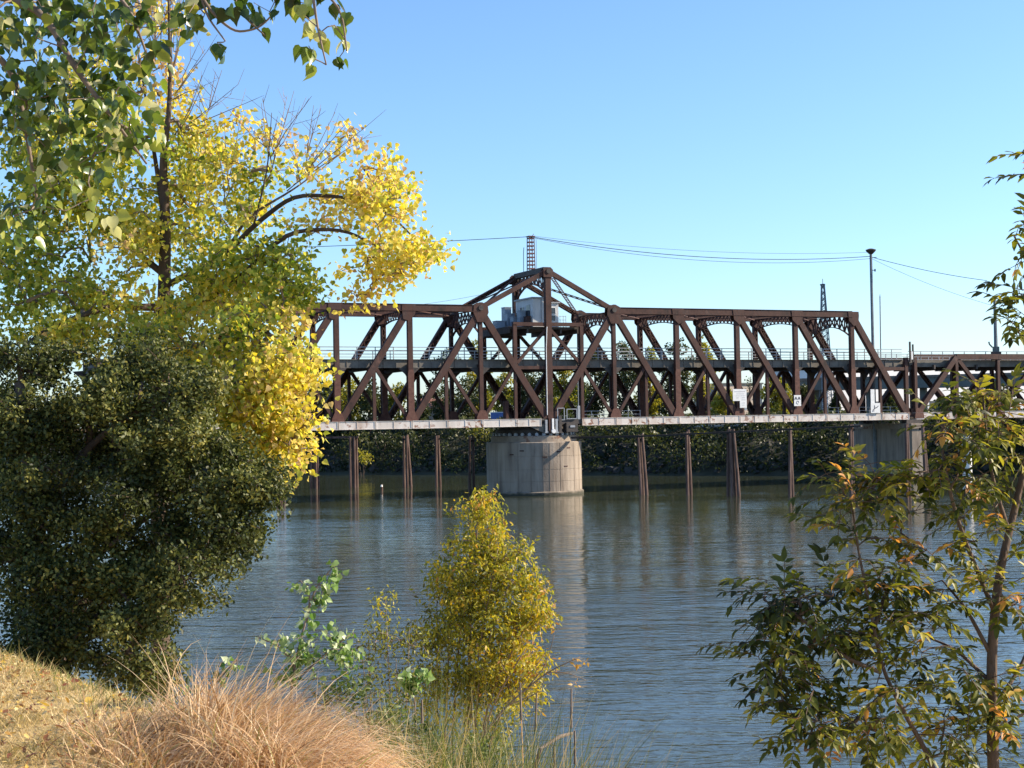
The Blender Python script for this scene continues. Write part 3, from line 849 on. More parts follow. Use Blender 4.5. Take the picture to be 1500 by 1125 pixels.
# ------------------------------------------------------------------ timber fender piles
def pile_bent(u, vb, tops, label, cap=None, zt=8.3, splay=1.0, grp='timber pile clusters beside the pivot pier'):
    b = px(u, vb, 200)
    dep = (CAM_Z)/((CAM_Z-b.z)/200)
    c = px(u, vb, dep)
    e = tag(empty('pile_cluster', (c.x, c.y, -2.0)), label, 'pile cluster', grp)
    m_px = dep/F_PX
    for du, dtop, dy in tops:
        mb = MB()
        x0, x1 = du*m_px, dtop*m_px
        zz = zt+2.0+rnd.uniform(-.15, .15)
        mb.tube([(x0*splay, dy, 0), (x0*.7+x1*.3, dy*.85, zz*.4), (x1, dy*.6, zz)], [.23, .21, .18], 8)
        mb.build('pile', M['timber'], e)
    mb = MB(); zc = zt*.72+2
    xs_ = [t[1]*m_px for t in tops]
    if cap:
        mb.beam((xs_[0]-.2+cap[0]*m_px, 0, zt+2.02), (max(xs_)+.3+cap[1]*m_px, 0, zt+2.02), .3, .5); mb.build('cap_beam', M['timber'], e)
    else:
        mb.beam((min(xs_)-.3, .15, zt+1.4), (max(xs_)+.3, .15, zt+1.4), .28, .2); mb.build('cap_beam', M['timber_dark'], e)
    return e, c
L3 = [(-4, -2, -.6), (0, 0, .5), (4, 2.5, -.3)]
pile_bent(412, 717, [(-7, -4, 0), (-1, -1, .6), (6, 2, -.5)], 'pile cluster at the left hanging behind the yellow leaves')
pile_bent(461, 715.5, [(-5, -2, -.6), (-1, 0, .4), (3, 2, -.5), (5, 4, .5)], 'pile cluster capped by the long horizontal beam at its left end', zt=8.0)
pile_bent(518, 714, [(-4, -4, -.5), (0, -1, .5), (2, 2, -.3), (5, 5, .4)], 'pile cluster carrying the right end of the horizontal timber beam', cap=(-53, 0), zt=8.0)
pile_bent(598, 714, [(-6, -6, .5), (-1, -1, -.5), (5, 0, -.3)], 'splayed pile cluster standing between the capped piles and the thin pair', zt=8.2)
pile_bent(642, 713.5, [(-2.5, -2, -.4), (3, 1, .3)], 'thin leaning pair of piles, second left of the pivot pier', zt=8.2)
pile_bent(691, 720, [(-3, -1.5, -.3), (3, 3, .4)], 'pair of piles immediately left of the pivot pier', zt=8.0)
pile_bent(943, 725, [(-4, -7, -.5), (0, -4, .4), (5, -1, -.3)], 'leaning pile cluster immediately right of the pivot pier', zt=8.0)
pile_bent(1010, 725.5, [(-3, -3, -.3), (3, 0, .3)], 'thin pair of piles, second right of the pivot pier', zt=8.5)
pile_bent(1075, 727, [(-8, -6, .4), (-3, -4, -.4), (4, 0, .3), (8, 1, -.3)], 'widest splayed pile cluster, third right of the pivot pier', zt=8.7)
pile_bent(1159, 728, [(-3, 0, -.3), (3, 1, .3)], 'thin pair of piles in front of the lit green shrub', zt=8.7)
pile_bent(1250, 730, [(-4, -3, -.3), (0, 1, .3)], 'pile pair at the left edge of the dark rest pier', zt=9.0)
pile_bent(1331, 732, [(-3, -2, -.3), (3, 1, .3)], 'pile pair at the right edge of the dark rest pier', zt=9.0)
pile_bent(1358, 734, [(-1, -5, -.3), (5, -3, .3)], 'leaning pile pair just right of the dark rest pier', zt=9.0)
# walkway along the pile tops on the right
a, b = px(938, 639, 199), px(1262, 624, 184)
wk = MB(); wk.beam(a, b, .22, .7, ref=(0, 1, 0)); wk.beam(Vector((pc.x+5.2, pc.y-4.3, 7.75)), a, .3, .5, ref=(0, 1, 0)); wk = wk.build('fender_walkway', M['timber_dark'])
tag(wk, 'thin dark timber walkway running along the tops of the right hand piles', 'walkway')
c = px(1418, 735, 176)
wp = tag(empty('white_pile', (c.x, c.y, -2)), 'thick bright white pile behind the right foreground tree', 'pile')
mb = MB(); mb.lathe([(.55, 0), (.55, 9.6), (.45, 9.75)], 14); mb.build('pile_shaft', M['whitepile'], wp, True)
mb = MB(); mb.lathe([(.58, 2.0), (.58, 2.9)], 14); mb.build('tide_band', M['timber'], wp)
c = px(559, 718, 226)
sp = tag(empty('stub_post', (c.x, c.y, -1)), 'short pale stub post sticking out of the water between pile clusters', 'post')
mb = MB(); mb.tube([(0, 0, 0), (.05, 0, 1.7)], [.2, .16], 8); mb.build('post_shaft', M['timber'], sp)
mb = MB(); mb.lathe([(.2, 1.68), (.12, 2.0)], 8); mb.build('post_cap', M['whitepile'], sp)

# ------------------------------------------------------------------ poles and cables
def pole(u, vtop, Y, zbase, label, head, r=.2, lean=0):
    t = px(u, vtop, Y)
    e = tag(empty('utility_pole', (t.x, Y, zbase)), label, 'pole')
    h = t.z - zbase
    mb = MB(); mb.tube([(-lean, 0, 0), (-lean/2, 0, h*.5), (0, 0, h)], [r, r*.85, r*.7], 8); mb.build('pole_shaft', M['pole'], e)
    head(e, h)
    return t
def hd1(e, h):
    mb = MB(); mb.lathe([(.3, h-.55), (.75, h-.1), (.85, h+.1), (.3, h+.3)], 10); mb.build('nest_top', M['timber_dark'], e)
    mb = MB(); mb.beam((-.2, 0, h-1.1), (.9, 0, h-1.1), .1, .1); mb.beam((0, 0, h-3.1), (.6, 0, h-3.1), .1, .1); mb.tube([(.6, 0, h-3.3), (.6, 0, h-2.9)], .12, 6); mb.build('cross_arm', M['pole'], e)
pY = 236.0
pb = px(1275, 560, pY)
T1 = pole(1275.5, 367, pY, fh(pb.x, pY) if False else -2.0, 'tall thin pole with a dark nest-like top rising behind the end post', hd1, .3)
def hd2(e, h): 
    mb = MB(); mb.tube([(0, 0, h), (.02, 0, h+.3)], .05, 5); mb.build('tip', M['pole'], e)
pole(1289, 434, 240, -2.0, 'thin slightly leaning rod right of the tall nest pole', hd2, .12, .3)
def hd3(e, h):
    mb = MB(); mb.box((-.7, -.4, 0), (.7, .4, 1.3)); mb.build('base_box', M['darksteel'], e)
    mb = MB(); mb.tube([(-.55, 0, 2.0), (-1.0, 0, 2.5), (-1.1, 0, 2.9)], .12, 6); mb.box((-.45, -.3, 1.3), (.45, .3, 2.1)); mb.build('bracket', M['viaduct'], e)
ap = brpt(61.2+12.3, .3, 0)
T3y = brpt(74.0, 1.9, 0)
T3 = pole(1457, 436, T3y.y, BR_LOC[2]+ZD+.5, 'grey pole on a dark base standing on the right span', hd3, .33)
def hd4(e, h):
    mb = MB(); mb.tube([(0, 0, h), (0, 0, h+.4)], .05, 5); mb.build('tip', M['pole'], e)
jp = brpt(60.6, .4, 0)
jpp = tag(empty('joint_post', (jp.x, jp.y, BR_LOC[2]+8.4), BR_ROT), 'short dark double post where the two spans meet at upper deck', 'post')
mb = MB(); mb.beam((-.25, -.9, -.2), (-.25, -.9, 2.9), .22, .22); mb.beam((.3, -.9, -.2), (.3, -.9, 2.5), .2, .2); mb.build('post_pair', M['darksteel'], jpp)
mb = MB(); mb.box((-.1, -1.0, .2), (.35, -.95, 1.4)); mb.build('reflector_board', M['white'], jpp)

def cable(pts, r, label):
    mb = MB(); mb.tube(pts, r, 5)
    o = mb.build('cable', M['cable'])
    tag(o, label, 'cable')
def sag(a, b, s, n=24):
    return [a.lerp(b, i/n) - Vector((0, 0, s*4*(i/n)*(1-i/n))) for i in range(n+1)]
mt = ml + Vector((0, 0, 4.75))
cable(sag(mt, T1-Vector((0, 0, .9)), 1.55), .05, 'thicker sagging cable from the red mast to the nest pole')
cable(sag(mt+Vector((.2, 0, .1)), T1-Vector((0, 0, .25)), 1.05), .022, 'faint upper wire from the red mast to the nest pole')
cable(sag(mt-Vector((0, 0, .1)), T1-Vector((0, 0, 1.25)), 1.85), .03, 'lowest hanging thin cable from the red mast to the nest pole')
cable(sag(mt, px(-400, 372, 190), .9), .045, 'cable from the red mast leftwards behind the yellow tree')
cable(sag(T1-Vector((0, 0, 1.0)), px(1446, 411, T3y.y), .35), .045, 'upper cable from the nest pole down to the right')
cable(sag(T1-Vector((0, 0, 1.2)), px(1452, 447, T3y.y), .5), .025, 'lower thin wire from the nest pole to the right hand pole')
cable(sag(brpt(-9, W, H+.3), mt-Vector((0, 0, 3.6)), .2) if False else sag(px(560, 452, 205), px(702, 432, 210), .2), .02, 'faint stay wire rising to the left of the bridge peak')

# far lattice tower
lt = px(1211, 560, 345)
tw = tag(empty('lattice_tower', (lt.x, 345, 9.3)), 'slender far lattice tower whose top shows above the right top chord', 'tower')
top = px(1209, 416, 345)
hh = top.z - 9.3
for sx in (-1, 1):
    for sy in (-1, 1):
        mb = MB(); mb.beam((sx*1.6+(0 if sx < 0 else 0), sy*1.6, 0), (sx*.30-.4, sy*.3, hh), .2, .2); mb.build('tower_leg', M['pole'], tw)
mb = MB()
for i in range(22):
    z0_, z1_ = hh*i/22, hh*(i+1)/22
    w0, w1 = 1.6-1.3*i/22, 1.6-1.3*(i+1)/22
    o0, o1 = -.4*i/22, -.4*(i+1)/22
    for sy in (-1, 1):
        mb.beam((o0-w0, sy*w0, z0_), (o1+w1, sy*w1, z1_), .12, .08); mb.beam((o0+w0, sy*w0, z0_), (o1-w1, sy*w1, z1_), .12, .08)
    mb.beam((o1-w1, -w1, z1_), (o1+w1, -w1, z1_), .1, .1)
mb.build('lacing', M['pole'], tw)
mb = MB(); mb.tube([(-.4, 0, hh), (-.4, 0, hh+1.2)], .08, 5); mb.box((-1.0, -.3, hh-.3), (.1, .3, hh)); mb.build('tower_top', M['pole'], tw)

# ------------------------------------------------------------------ far bank: viaduct, buildings, wall
def block(name, u0, u1, vtop, Y, depth, mat, label, cat, zb=None, rz=0.0, windows=(), roof=None, wmat='glass'):
    a, b = px(u0, vtop, Y), px(u1, vtop, Y)
    zb = fh(a.x, Y)-.6 if zb is None else zb
    e = tag(empty(name, ((a.x+b.x)/2, Y, zb), rz), label, cat)
    wd, h = b.x-a.x, (a.z+b.z)/2-zb
    mb = MB(); mb.box((-wd/2, 0, 0), (wd/2, depth, h)); mb.build('wall', mat, e)
    mb = MB()
    if roof == 'gable':
        mb.add([(-wd/2-.4, -.4, h), (wd/2+.4, -.4, h), (wd/2+.4, depth+.4, h), (-wd/2-.4, depth+.4, h), (-wd/2-.4, depth/2, h+2.2), (wd/2+.4, depth/2, h+2.2)],
               [(0, 1, 5, 4), (2, 3, 4, 5), (1, 2, 5), (3, 0, 4), (3, 2, 1, 0)])
        mb.build('roof', M['roof'], e)
    else:
        mb.box((-wd/2-.25, -.25, h), (wd/2+.25, depth+.25, h+.35)); mb.build('roof', M['viaduct'], e)
    for x, z, ww, hw in windows:
        mb = MB(); mb.box((x-ww/2, -.06, z), (x+ww/2, .0, z+hw)); wi = mb.build('window', M[wmat], e)
        mb = MB(); mb.box((x-ww/2-.1, -.14, z-.12), (x+ww/2+.1, .0, z)); mb.build('sill', M['white'], wi)
    return e
wl = [(x, z, 2.0, 1.1) for z in (3.2, 8.2) for x in np.arange(-27, 28, 4.6)]
block('white_building', 1165, 1600, 540, 380, 22, M['bldwhite'], 'long white building seen through the trusses at the right', 'building', windows=wl, rz=R(28))
block('beige_building', 1052, 1122, 563, 340, 12, M['bldbeige'], 'beige building behind the bare tree right of centre', 'building', rz=R(25), windows=[(x, 5.2, 1.3, 1.4) for x in (-3.6, -1.2, 1.2, 3.6)])
block('small_white_house', 1040, 1072, 597, 318, 7, M['bldwhite'], 'small white house low behind yellow-green bush', 'house', windows=[(-1.2, 1.6, .8, 1.2), (.4, 1.6, .8, 1.2), (1.7, 1.6, .6, 1.2)], roof='gable')
block('tan_house', 618, 645, 598, 330, 7, M['bldbeige'], 'tan house with reddish roof low among trees on the left', 'house', windows=[(-.8, 1.4, .7, .9), (.9, 1.4, .7, .9)], roof='gable')
# blue panel van-like container
c = px(730, 612, 312)
ct = tag(empty('blue_container', (c.x, c.y, fh(c.x, c.y)-.1)), 'small blue container seen low through the truss left of the pivot', 'container')
mb = MB(); mb.box((-1.6, 0, .2), (1.6, 2.2, 2.3)); mb.build('container_body', M['blue'], ct)
mb = MB(); 
for i in range(9): mb.box((-1.5+i*.36, -.05, .3), (-1.35+i*.36, 0, 2.2))
mb.build('rib', M['blue'], ct)
mb = MB(); mb.box((-1.7, -.1, 0), (1.7, 2.3, .2)); mb.box((-1.65, -.06, 2.3), (1.65, 2.26, 2.42)); mb.build('frame_rail', M['white'], ct)
# viaduct
va, vb_ = px(1168, 564, 348), px(1600, 560, 322)
vd = (vb_-va)
ve = tag(empty('road_viaduct', (va.x, va.y, 8.5), math.atan2(vd.y, vd.x)), 'dark elevated roadway on columns crossing in front of the white building', 'viaduct')
Lv = math.hypot(vd.x, vd.y); zv = va.z-8.5
mb = MB(); mb.box((-4, 0, zv-1.3), (Lv, 9, zv+.9)); mb.build('deck', M['viaduct'], ve)
mb = MB(); mb.box((-4, -.25, zv+.9), (Lv, .05, zv+1.5)); mb.build('parapet', M['deck'], ve)
for i in range(6):
    mb = MB(); mb.box((3+i*12, 3, 0), (4.3+i*12, 5.5, zv-1.3)); mb.build('column', M['viaduct'], ve)
# retaining wall on the bank
a, b = px(1012, 640, 283), px(1096, 640, 283)
rw = tag(empty('retaining_wall', ((a.x+b.x)/2, 283.0, 5.5), -.5), 'grey concrete ramp wall on the far bank below the right truss', 'wall')
mb = MB(); mb.box((-5.5, 0, 0), (5.5, 1.2, 3.0)); mb.build('wall_face', M['viaduct'], rw)
mb = MB(); mb.box((-5.6, -.15, 3.0), (5.0, 1.3, 3.35)); mb.build('coping', M['bldwhite'], rw)

# riprap stones
rp = MB()
for i in range(350):
    x = rnd.uniform(-75, 95); d = abs(rnd.gauss(0, 5))-.5
    y = shore(x)+d
    z = fh(x, y)
    s = rnd.uniform(.3, .95)
    q = Matrix.Rotation(rnd.uniform(0, 6.3), 3, Vector((rnd.random(), rnd.random(), rnd.random())).normalized())
    vs = [q @ Vector((sx*s*rnd.uniform(.6, 1), sy*s*rnd.uniform(.5, .9), sz*s*rnd.uniform(.4, .75))) + Vector((x, y, z)) for sx in (-1, 1) for sy in (-1, 1) for sz in (-1, 1)]
    rp.add(vs, [(0,1,3,2),(4,6,7,5),(0,4,5,1),(2,3,7,6),(0,2,6,4),(1,5,7,3)])
tag(rp.build('riprap_stones', M['rock']), 'dark riprap stones along the far waterline', 'stones', kind='stuff')

# ------------------------------------------------------------------ far trees
def crown_mesh(name, h, wd, n, size, sparse=1.0, seed=0, conic=0.0, low=.18):
    g = np.random.default_rng(seed)
    nl = max(9, int(16*sparse))
    cz = g.uniform(low, .97, nl)
    prof = np.sin(np.pi*np.clip((cz-low)/(1.03-low), 0, 1)**(.62+.5*conic))**.75*(1-conic*(cz-low))
    a = g.uniform(0, 2*np.pi, nl)
    rr = prof*wd/2*g.uniform(.35, .78, nl)
    C = np.stack([rr*np.cos(a), rr*np.sin(a), cz*h], 1)
    cr = (.14+.12*g.random(nl))*wd*np.clip(prof+.25, .4, 1)
    w_ = cr**2/np.sum(cr**2)
    idx = g.choice(nl, n, p=w_)
    d = g.normal(size=(n, 3)); d /= np.linalg.norm(d, axis=1, keepdims=True)
    Pp = C[idx] + d*(cr[idx]*g.uniform(.45, 1.12, n)**.7)[:, None]*np.array([1, 1, .8])
    A = g.normal(size=(n, 3)) + d*.6 + np.array([0, 0, -.2])
    Nn = g.normal(size=(n, 3))
    t = np.clip(.45 + .35*(g.random(nl)[idx]-.5) + .4*(g.random(n)-.5), 0, 1)
    return leaves_mesh(name, LEAF_SIMPLE, Pp, A, Nn, size*g.uniform(.7, 1.4, n), t), C

def far_tree(u, vtop, wpx, Y, mat, label, n=1500, sparse=1.0, conic=0.0, seed=0, low=.18, size=.55):
    b = px(u, 600, Y)
    zb = fh(b.x, Y)-.2
    h = px(u, vtop, Y).z - zb
    wd = wpx*Y/F_PX
    e = tag(empty('far_tree', (b.x, Y, zb)), label, 'tree', 'trees on the far bank')
    me, C = crown_mesh('crown', h, wd, n, size, sparse, seed, conic, low)
    link('crown', me, mat, e)
    mb = MB()
    mb.tube([(0, 0, 0), (.1, 0, h*.35), (0, .1, h*.85)], [h*.022+.08, h*.016+.05, .04], 6)
    for c in C[:9]:
        t = rnd.uniform(.25, .6)
        mb.tube([(0, 0, h*t*.8), (c[0]*.5, c[1]*.5, (h*t*.8+c[2])/2), tuple(c)], [h*.009+.03, .06, .03], 4, False)
    mb.build('trunk', M['bark'], e)
G, Yl = M['far_green'], M['far_yellow']
FT = [
 (478, 560, 60, 336, G, 'dull green far tree low between the two leftmost clear panels', 1300, 1, 0),
 (632, 572, 50, 338, G, 'low green far tree behind the tan house', 1200, 1, 0),
 (690, 560, 60, 340, G, 'wide low far tree left of the blue container', 1300, 1, 0),
 (795, 562, 60, 340, G, 'low dark far tree right behind the pivot post', 1300, 1, 0),
 (848, 556, 60, 342, G, 'low green far tree in the first right half panel', 1300, 1, 0),
 (965, 560, 70, 342, G, 'broad low far tree under the small yellow crown', 1400, 1, 0),
 (352, 560, 80, 318, G, 'broad far tree hidden deepest behind the left foreground leaves', 1500, 1, 0),
 (440, 548, 78, 322, G, 'far green tree at the left end of the visible truss', 1500, 1, 0),
 (507, 542, 64, 326, Yl, 'yellow-green far tree behind the leftmost clear truss panel', 1500, .9, 0),
 (541, 556, 50, 318, G, 'green far tree between yellow-green crown and the low yellow top on the left', 1300, .9, 0),
 (584, 560, 42, 328, Yl, 'low yellow-topped far tree under the open sky gap on the left', 1100, .9, 0),
 (612, 588, 40, 316, G, 'short dark far tree beside the tan house', 900, .8, 0),
 (660, 512, 66, 322, G, 'tall dark green far tree beside the bend of the left top chord', 1800, 1.1, 0),
 (703, 494, 46, 330, Yl, 'tall yellow far tree rising above the upper deck left of the tower', 1500, 1, 0),
 (738, 546, 44, 320, Yl, 'yellow-green far tree just left of the pivot post at mid height', 1100, .8, 0),
 (772, 528, 56, 324, G, 'dark far tree directly behind the pivot post', 1500, 1, 0),
 (826, 536, 52, 320, Yl, 'yellow-green far tree just right of the pivot post', 1300, .9, 0),
 (872, 506, 58, 328, G, 'far green tree two posts right of the pivot, above the deck', 1600, 1, 0),
 (917, 500, 52, 322, G, 'grey-green far tree behind the first full right panel', 1500, 1, 0),
 (952, 508, 40, 332, Yl, 'small yellow far tree crown left of the tallest far tree', 1100, .8, 0),
 (992, 494, 62, 320, G, 'tallest dark far tree behind the second right panel', 1900, 1.1, 0),
 (1032, 482, 48, 326, Yl, 'tall pointed yellow-green far tree reaching highest above the deck', 1500, 1, .45),
 (1062, 572, 44, 300, Yl, 'low yellow-green round tree in front of the small white house', 1200, .8, 0),
 (1098, 548, 34, 322, G, 'nearly bare thin far tree before the beige building', 260, .8, 0),
 (1136, 552, 50, 306, Yl, 'bright yellow far tree right of the bare one', 1400, .9, 0),
 (1176, 562, 40, 312, G, 'green far tree between yellow tree and viaduct', 1100, .9, 0),
 (1226, 577, 26, 312, G, 'small dark conical tree before the white building', 800, .7, .8),
 (1300, 580, 40, 304, G, 'round dark tree under the end post', 1000, .8, 0),
 (1385, 585, 44, 300, G, 'dark far tree behind the leaning right end post', 1000, .8, 0),
 (1450, 560, 60, 300, G, 'far tree at the right behind the foreground leaves', 1300, .9, 0),
]
for i, (u, v, w_, Y, m_, lb, n, sp_, cn) in enumerate(FT):
    far_tree(u, v, w_*1.12, Y, m_, lb, int(n*2.2) if n > 300 else n, sp_*1.5, cn, seed=100+i, low=.08, size=.55 if n > 300 else .4)

# scrub on the far bank slope: one mass, plus the shrubs one can pick out
def scrub():
    n = 46000
    x = nrg.uniform(-80, 100, n)
    d = nrg.uniform(-1.0, 26, n)
    blob = np.sin(x*.55+1)*.5+np.sin(x*.23+d*.35)*.7+np.sin(d*.8+x*.9)*.4+np.sin(x*1.7+d*.5)*.35
    y = shore(x)+d
    z = np.maximum(far_h(x, y), .1) + np.clip(blob+1.1, .1, 3)*nrg.random(n)**.7*2.6*np.clip((d+4)/9, .3, 1)
    z = np.minimum(z, 10.3+.4*blob)
    Pp = np.stack([x, y, z], 1)
    patch = np.sin(x*.31+2)*np.sin(d*.45+x*.12)
    t = np.clip(.25+.2*blob+.35*patch+.4*(nrg.random(n)-.5), 0, 1)
    me = leaves_mesh('bank_scrub', LEAF_SIMPLE, Pp, unit(n), unit(n), nrg.uniform(.35, .9, n), t)
    tag(link('bank_scrub', me, M['far_green']), 'dark tangled scrub covering the far bank slope', 'scrub', kind='stuff')
scrub()
def far_shrub(u, v, wpx, hpx, Y, mat, label, n=260, seed=0):
    c = px(u, v+hpx/2, Y)
    e = tag(empty('bank_shrub', (c.x, Y, fh(c.x, Y)-.1)), label, 'shrub', 'shrubs on the far bank')
    h = max(1.0, px(u, v-hpx/2, Y).z - e.location.z)
    me, C = crown_mesh('foliage', h, wpx*Y/F_PX, n, .42, .7, seed, 0, max(.05, 1-hpx*Y/F_PX/h))
    link('foliage', me, mat, e)
    mb = MB()
    for i in range(4): mb.tube([(0, 0, 0), tuple(C[i]*.5), tuple(C[i])], [.08, .05, .02], 4, False)
    mb.build('stem', M['bark'], e)
for i, a in enumerate([(1026, 661, 28, 16, 281, Yl, 'bright yellow shrub spraying out between right pile pairs'),
                       (1168, 656, 20, 40, 274, Yl, 'lit yellow-green shrub beside the fourth right pile pair'),
                       (958, 648, 24, 26, 283, Yl, 'dull yellow-green shrub right of the first right pile cluster'),
                       (530, 668, 36, 16, 300, Yl, 'low yellow-green shrub right of the capped piles'),
                       (1095, 670, 36, 16, 276, G, 'brownish shrub right of the widest pile cluster'),
                       (985, 645, 34, 24, 288, G, 'green shrub between the first two right pile groups'),
                       (610, 655, 60, 34, 303, G, 'broad green shrub behind the splayed left piles'),
                       (560, 645, 50, 36, 306, G, 'green shrub between capped piles and splayed piles'),
                       (700, 635, 46, 26, 300, Yl, 'yellowish shrub left of the pivot pier top'),
                       (1215, 640, 60, 40, 276, G, 'green shrub left of the rest pier'),
                       (1140, 640, 44, 30, 279, Yl, 'olive shrub high on the bank left of the fourth right pile pair'),
                       (905, 660, 40, 30, 286, G, 'rounded green shrub just right of the pivot pier'),
                       (655, 664, 40, 34, 296, G, 'green shrub behind the thin left pile pair')]):
    far_shrub(*a, seed=300+i)

# ------------------------------------------------------------------ foreground trees
def skeleton(trunks, targets, seg=.22, wob=.05, up=.0):
    """trunks: list of polylines; returns parent tree joining targets to the trunks"""
    pos, par, istrunk = [], [], []
    for pl in trunks:
        pl = [Vector(p) for p in pl]
        prev = -1
        first = True
        if pos and len(pl) > 1:      # attach limb to nearest existing node
            arr = np.array([tuple(q) for q in pos])
            prev = int(np.argmin(((arr-np.array(pl[0]))**2).sum(1)))
        for a, b in zip(pl, pl[1:]):
            n = max(1, int((b-a).length/seg))
            for i in range(n):
                pos.append(a.lerp(b, i/n)); par.append(prev); istrunk.append(True); prev = len(pos)-1
        pos.append(pl[-1]); par.append(prev); istrunk.append(True)
    arr = np.zeros((len(pos)+len(targets)*40, 3)); arr[:len(pos)] = [tuple(q) for q in pos]
    T = np.array(targets)
    base = arr[:len(pos)]
    d0 = np.array([np.sqrt(((base-t)**2).sum(1)).min() for t in T])
    paths = []
    cnt = len(pos)
    for ti in np.argsort(d0):
        t = T[ti]
        d = np.sqrt(((arr[:cnt]-t)**2).sum(1)) + up*np.maximum(0, arr[:cnt, 2]-t[2])
        j = int(np.argmin(d))
        a, b = Vector(arr[j]), Vector(t)
        L = (b-a).length
        n = min(36, max(2, int(L/seg)))
        path = [j]
        off = Vector((rnd.uniform(-1, 1), rnd.uniform(-1, 1), rnd.uniform(-.2, 1)))*wob*L
        for i in range(1, n+1):
            f = i/n
            p = a.lerp(b, f) + off*(4*f*(1-f)) + Vector((rnd.gauss(0, 1), rnd.gauss(0, 1), rnd.gauss(0, 1)))*(.012 if i < n else 0)*min(1, L*2)
            arr[cnt] = p
            par.append(path[-1]); path.append(cnt); cnt += 1
        paths.append(path)
    load = np.zeros(cnt)
    for p in paths: load[p[-1]] += 1
    for i in range(cnt-1, -1, -1):
        if par[i] >= 0 and par[i] < i: load[par[i]] += load[i]
    return arr[:cnt], paths, load

def twigs(root, arr, paths, load, r0, mat, big=.0, bigname='branch', sides=4, bigcount=25):
    """the thickest limbs are parts of their own, the fine twigs one part"""
    paths = sorted(paths, key=lambda p: -load[p[1]] if len(p) > 1 else 0)
    fine = MB()
    o = Vector(root.location)
    for i, p in enumerate(paths):
        pts = [Vector(arr[q])-o for q in p]
        rad = [r0*math.sqrt(max(1, load[q])) for q in p[1:]]
        rad = [rad[0]] + rad
        if i < bigcount and load[p[1]] > 3:
            mb = MB(); mb.tube(pts, rad, 6); mb.build(bigname, mat, root, True)
        else:
            fine.tube(pts, rad, sides, False)
    if fine.v: tag(fine.build('twigs', mat, root), kind='stuff')

def limb(root, pts, r0, r1, mat, name='trunk', sides=9):
    o = Vector(root.location)
    mb = MB(); n = len(pts)
    pp = []
    for a, b in zip(pts, pts[1:]):
        for i in range(5): pp.append(Vector(a).lerp(Vector(b), i/5))
    pp.append(Vector(pts[-1]))
    # smooth
    for _ in range(3): pp = [pp[0]] + [(pp[i-1]+pp[i]*2+pp[i+1])/4 for i in range(1, len(pp)-1)] + [pp[-1]]
    m = len(pp)
    mb.tube([p-o for p in pp], [r0+(r1-r0)*i/(m-1) for i in range(m)], sides)
    return mb.build(name, mat, root, True)

def blobs(spec):
    """spec rows: (u, v, ru, rv, Y, ry_metres, n, tint) -> cluster centres and tints"""
    C, t = [], []
    for (u, v, ru, rv, Y, ry, n, ti) in spec:
        d = unit(n)*(nrg.random((n, 1))**(1/2.6))
        for i in range(n):
            p = px(u+d[i, 0]*ru, v-d[i, 2]*rv, Y+d[i, 1]*ry)
            C.append(tuple(p)); t.append(ti)
    return np.array(C), np.array(t)

def lumpy(spec, per=8, r=.24, tj=.1):
    """like blobs, but the cluster centres gather into separate lumps with dark gaps between them"""
    C, t = [], []
    for (u, v, ru, rv, Y, ry, n, ti) in spec:
        m = max(1, round(n/per))
        d = unit(m)*(nrg.random((m, 1))**(1/2.6))
        for i in range(m):
            c = np.array(px(u+d[i, 0]*ru, v-d[i, 2]*rv, Y+d[i, 1]*ry))
            rr = r*nrg.uniform(.6, 1.25)
            q = unit(per)*(nrg.random((per, 1))**.4)*rr*np.array([1.15, 1, .7])
            q[:, 2] = np.where(q[:, 2] < 0, q[:, 2]*.5, q[:, 2])
            C.append(c+q); t.append(np.full(per, ti+nrg.normal(0, tj)))
    return np.concatenate(C), np.concatenate(t)

def scatter(C, ct, per, rad, size, tj=.18, down=.5, sv=.3):
    n = len(C)*per
    idx = np.repeat(np.arange(len(C)), per)
    Pp = C[idx] + unit(n)*(nrg.random((n, 1))**.5)*rad
    A = unit(n) + np.array([0, 0, -down])
    Nn = unit(n) + np.array([.25, -.35, .45])
    S = size*nrg.uniform(1-sv, 1+sv, n)
    t = np.clip(ct[idx] + nrg.normal(0, tj, n), 0.01, .99)
    return Pp, A, Nn, S, t, idx

def place_leaves(root, tpl, key, mat, Pp, A, Nn, S, t, nobj=300, stuffname='foliage', lname='leaf'):
    if nobj:
        # the nearest leaves (largest in view) inside the frame are objects of their own
        u = Pp[:, 0]/Pp[:, 1]*F_PX+750; v = 618-(Pp[:, 2]-CAM_Z)/Pp[:, 1]*F_PX
        score = S/Pp[:, 1] - 1e3*((u < 5) | (u > 1495) | (v < 5) | (v > 1120))
        order = np.argsort(-score)
        sel, rest_ = order[:nobj], order[nobj:]
        leaf_objects(root, tpl, key, mat, Pp[sel], A[sel], Nn[sel], S[sel], t[sel], lname)
    else: rest_ = np.arange(len(Pp))
    if len(rest_):
        me = leaves_mesh(stuffname, tpl, Pp[rest_]-np.array(root.location), A[rest_], Nn[rest_], S[rest_], t[rest_])
        tag(link(stuffname, me, mat, root), kind='stuff')

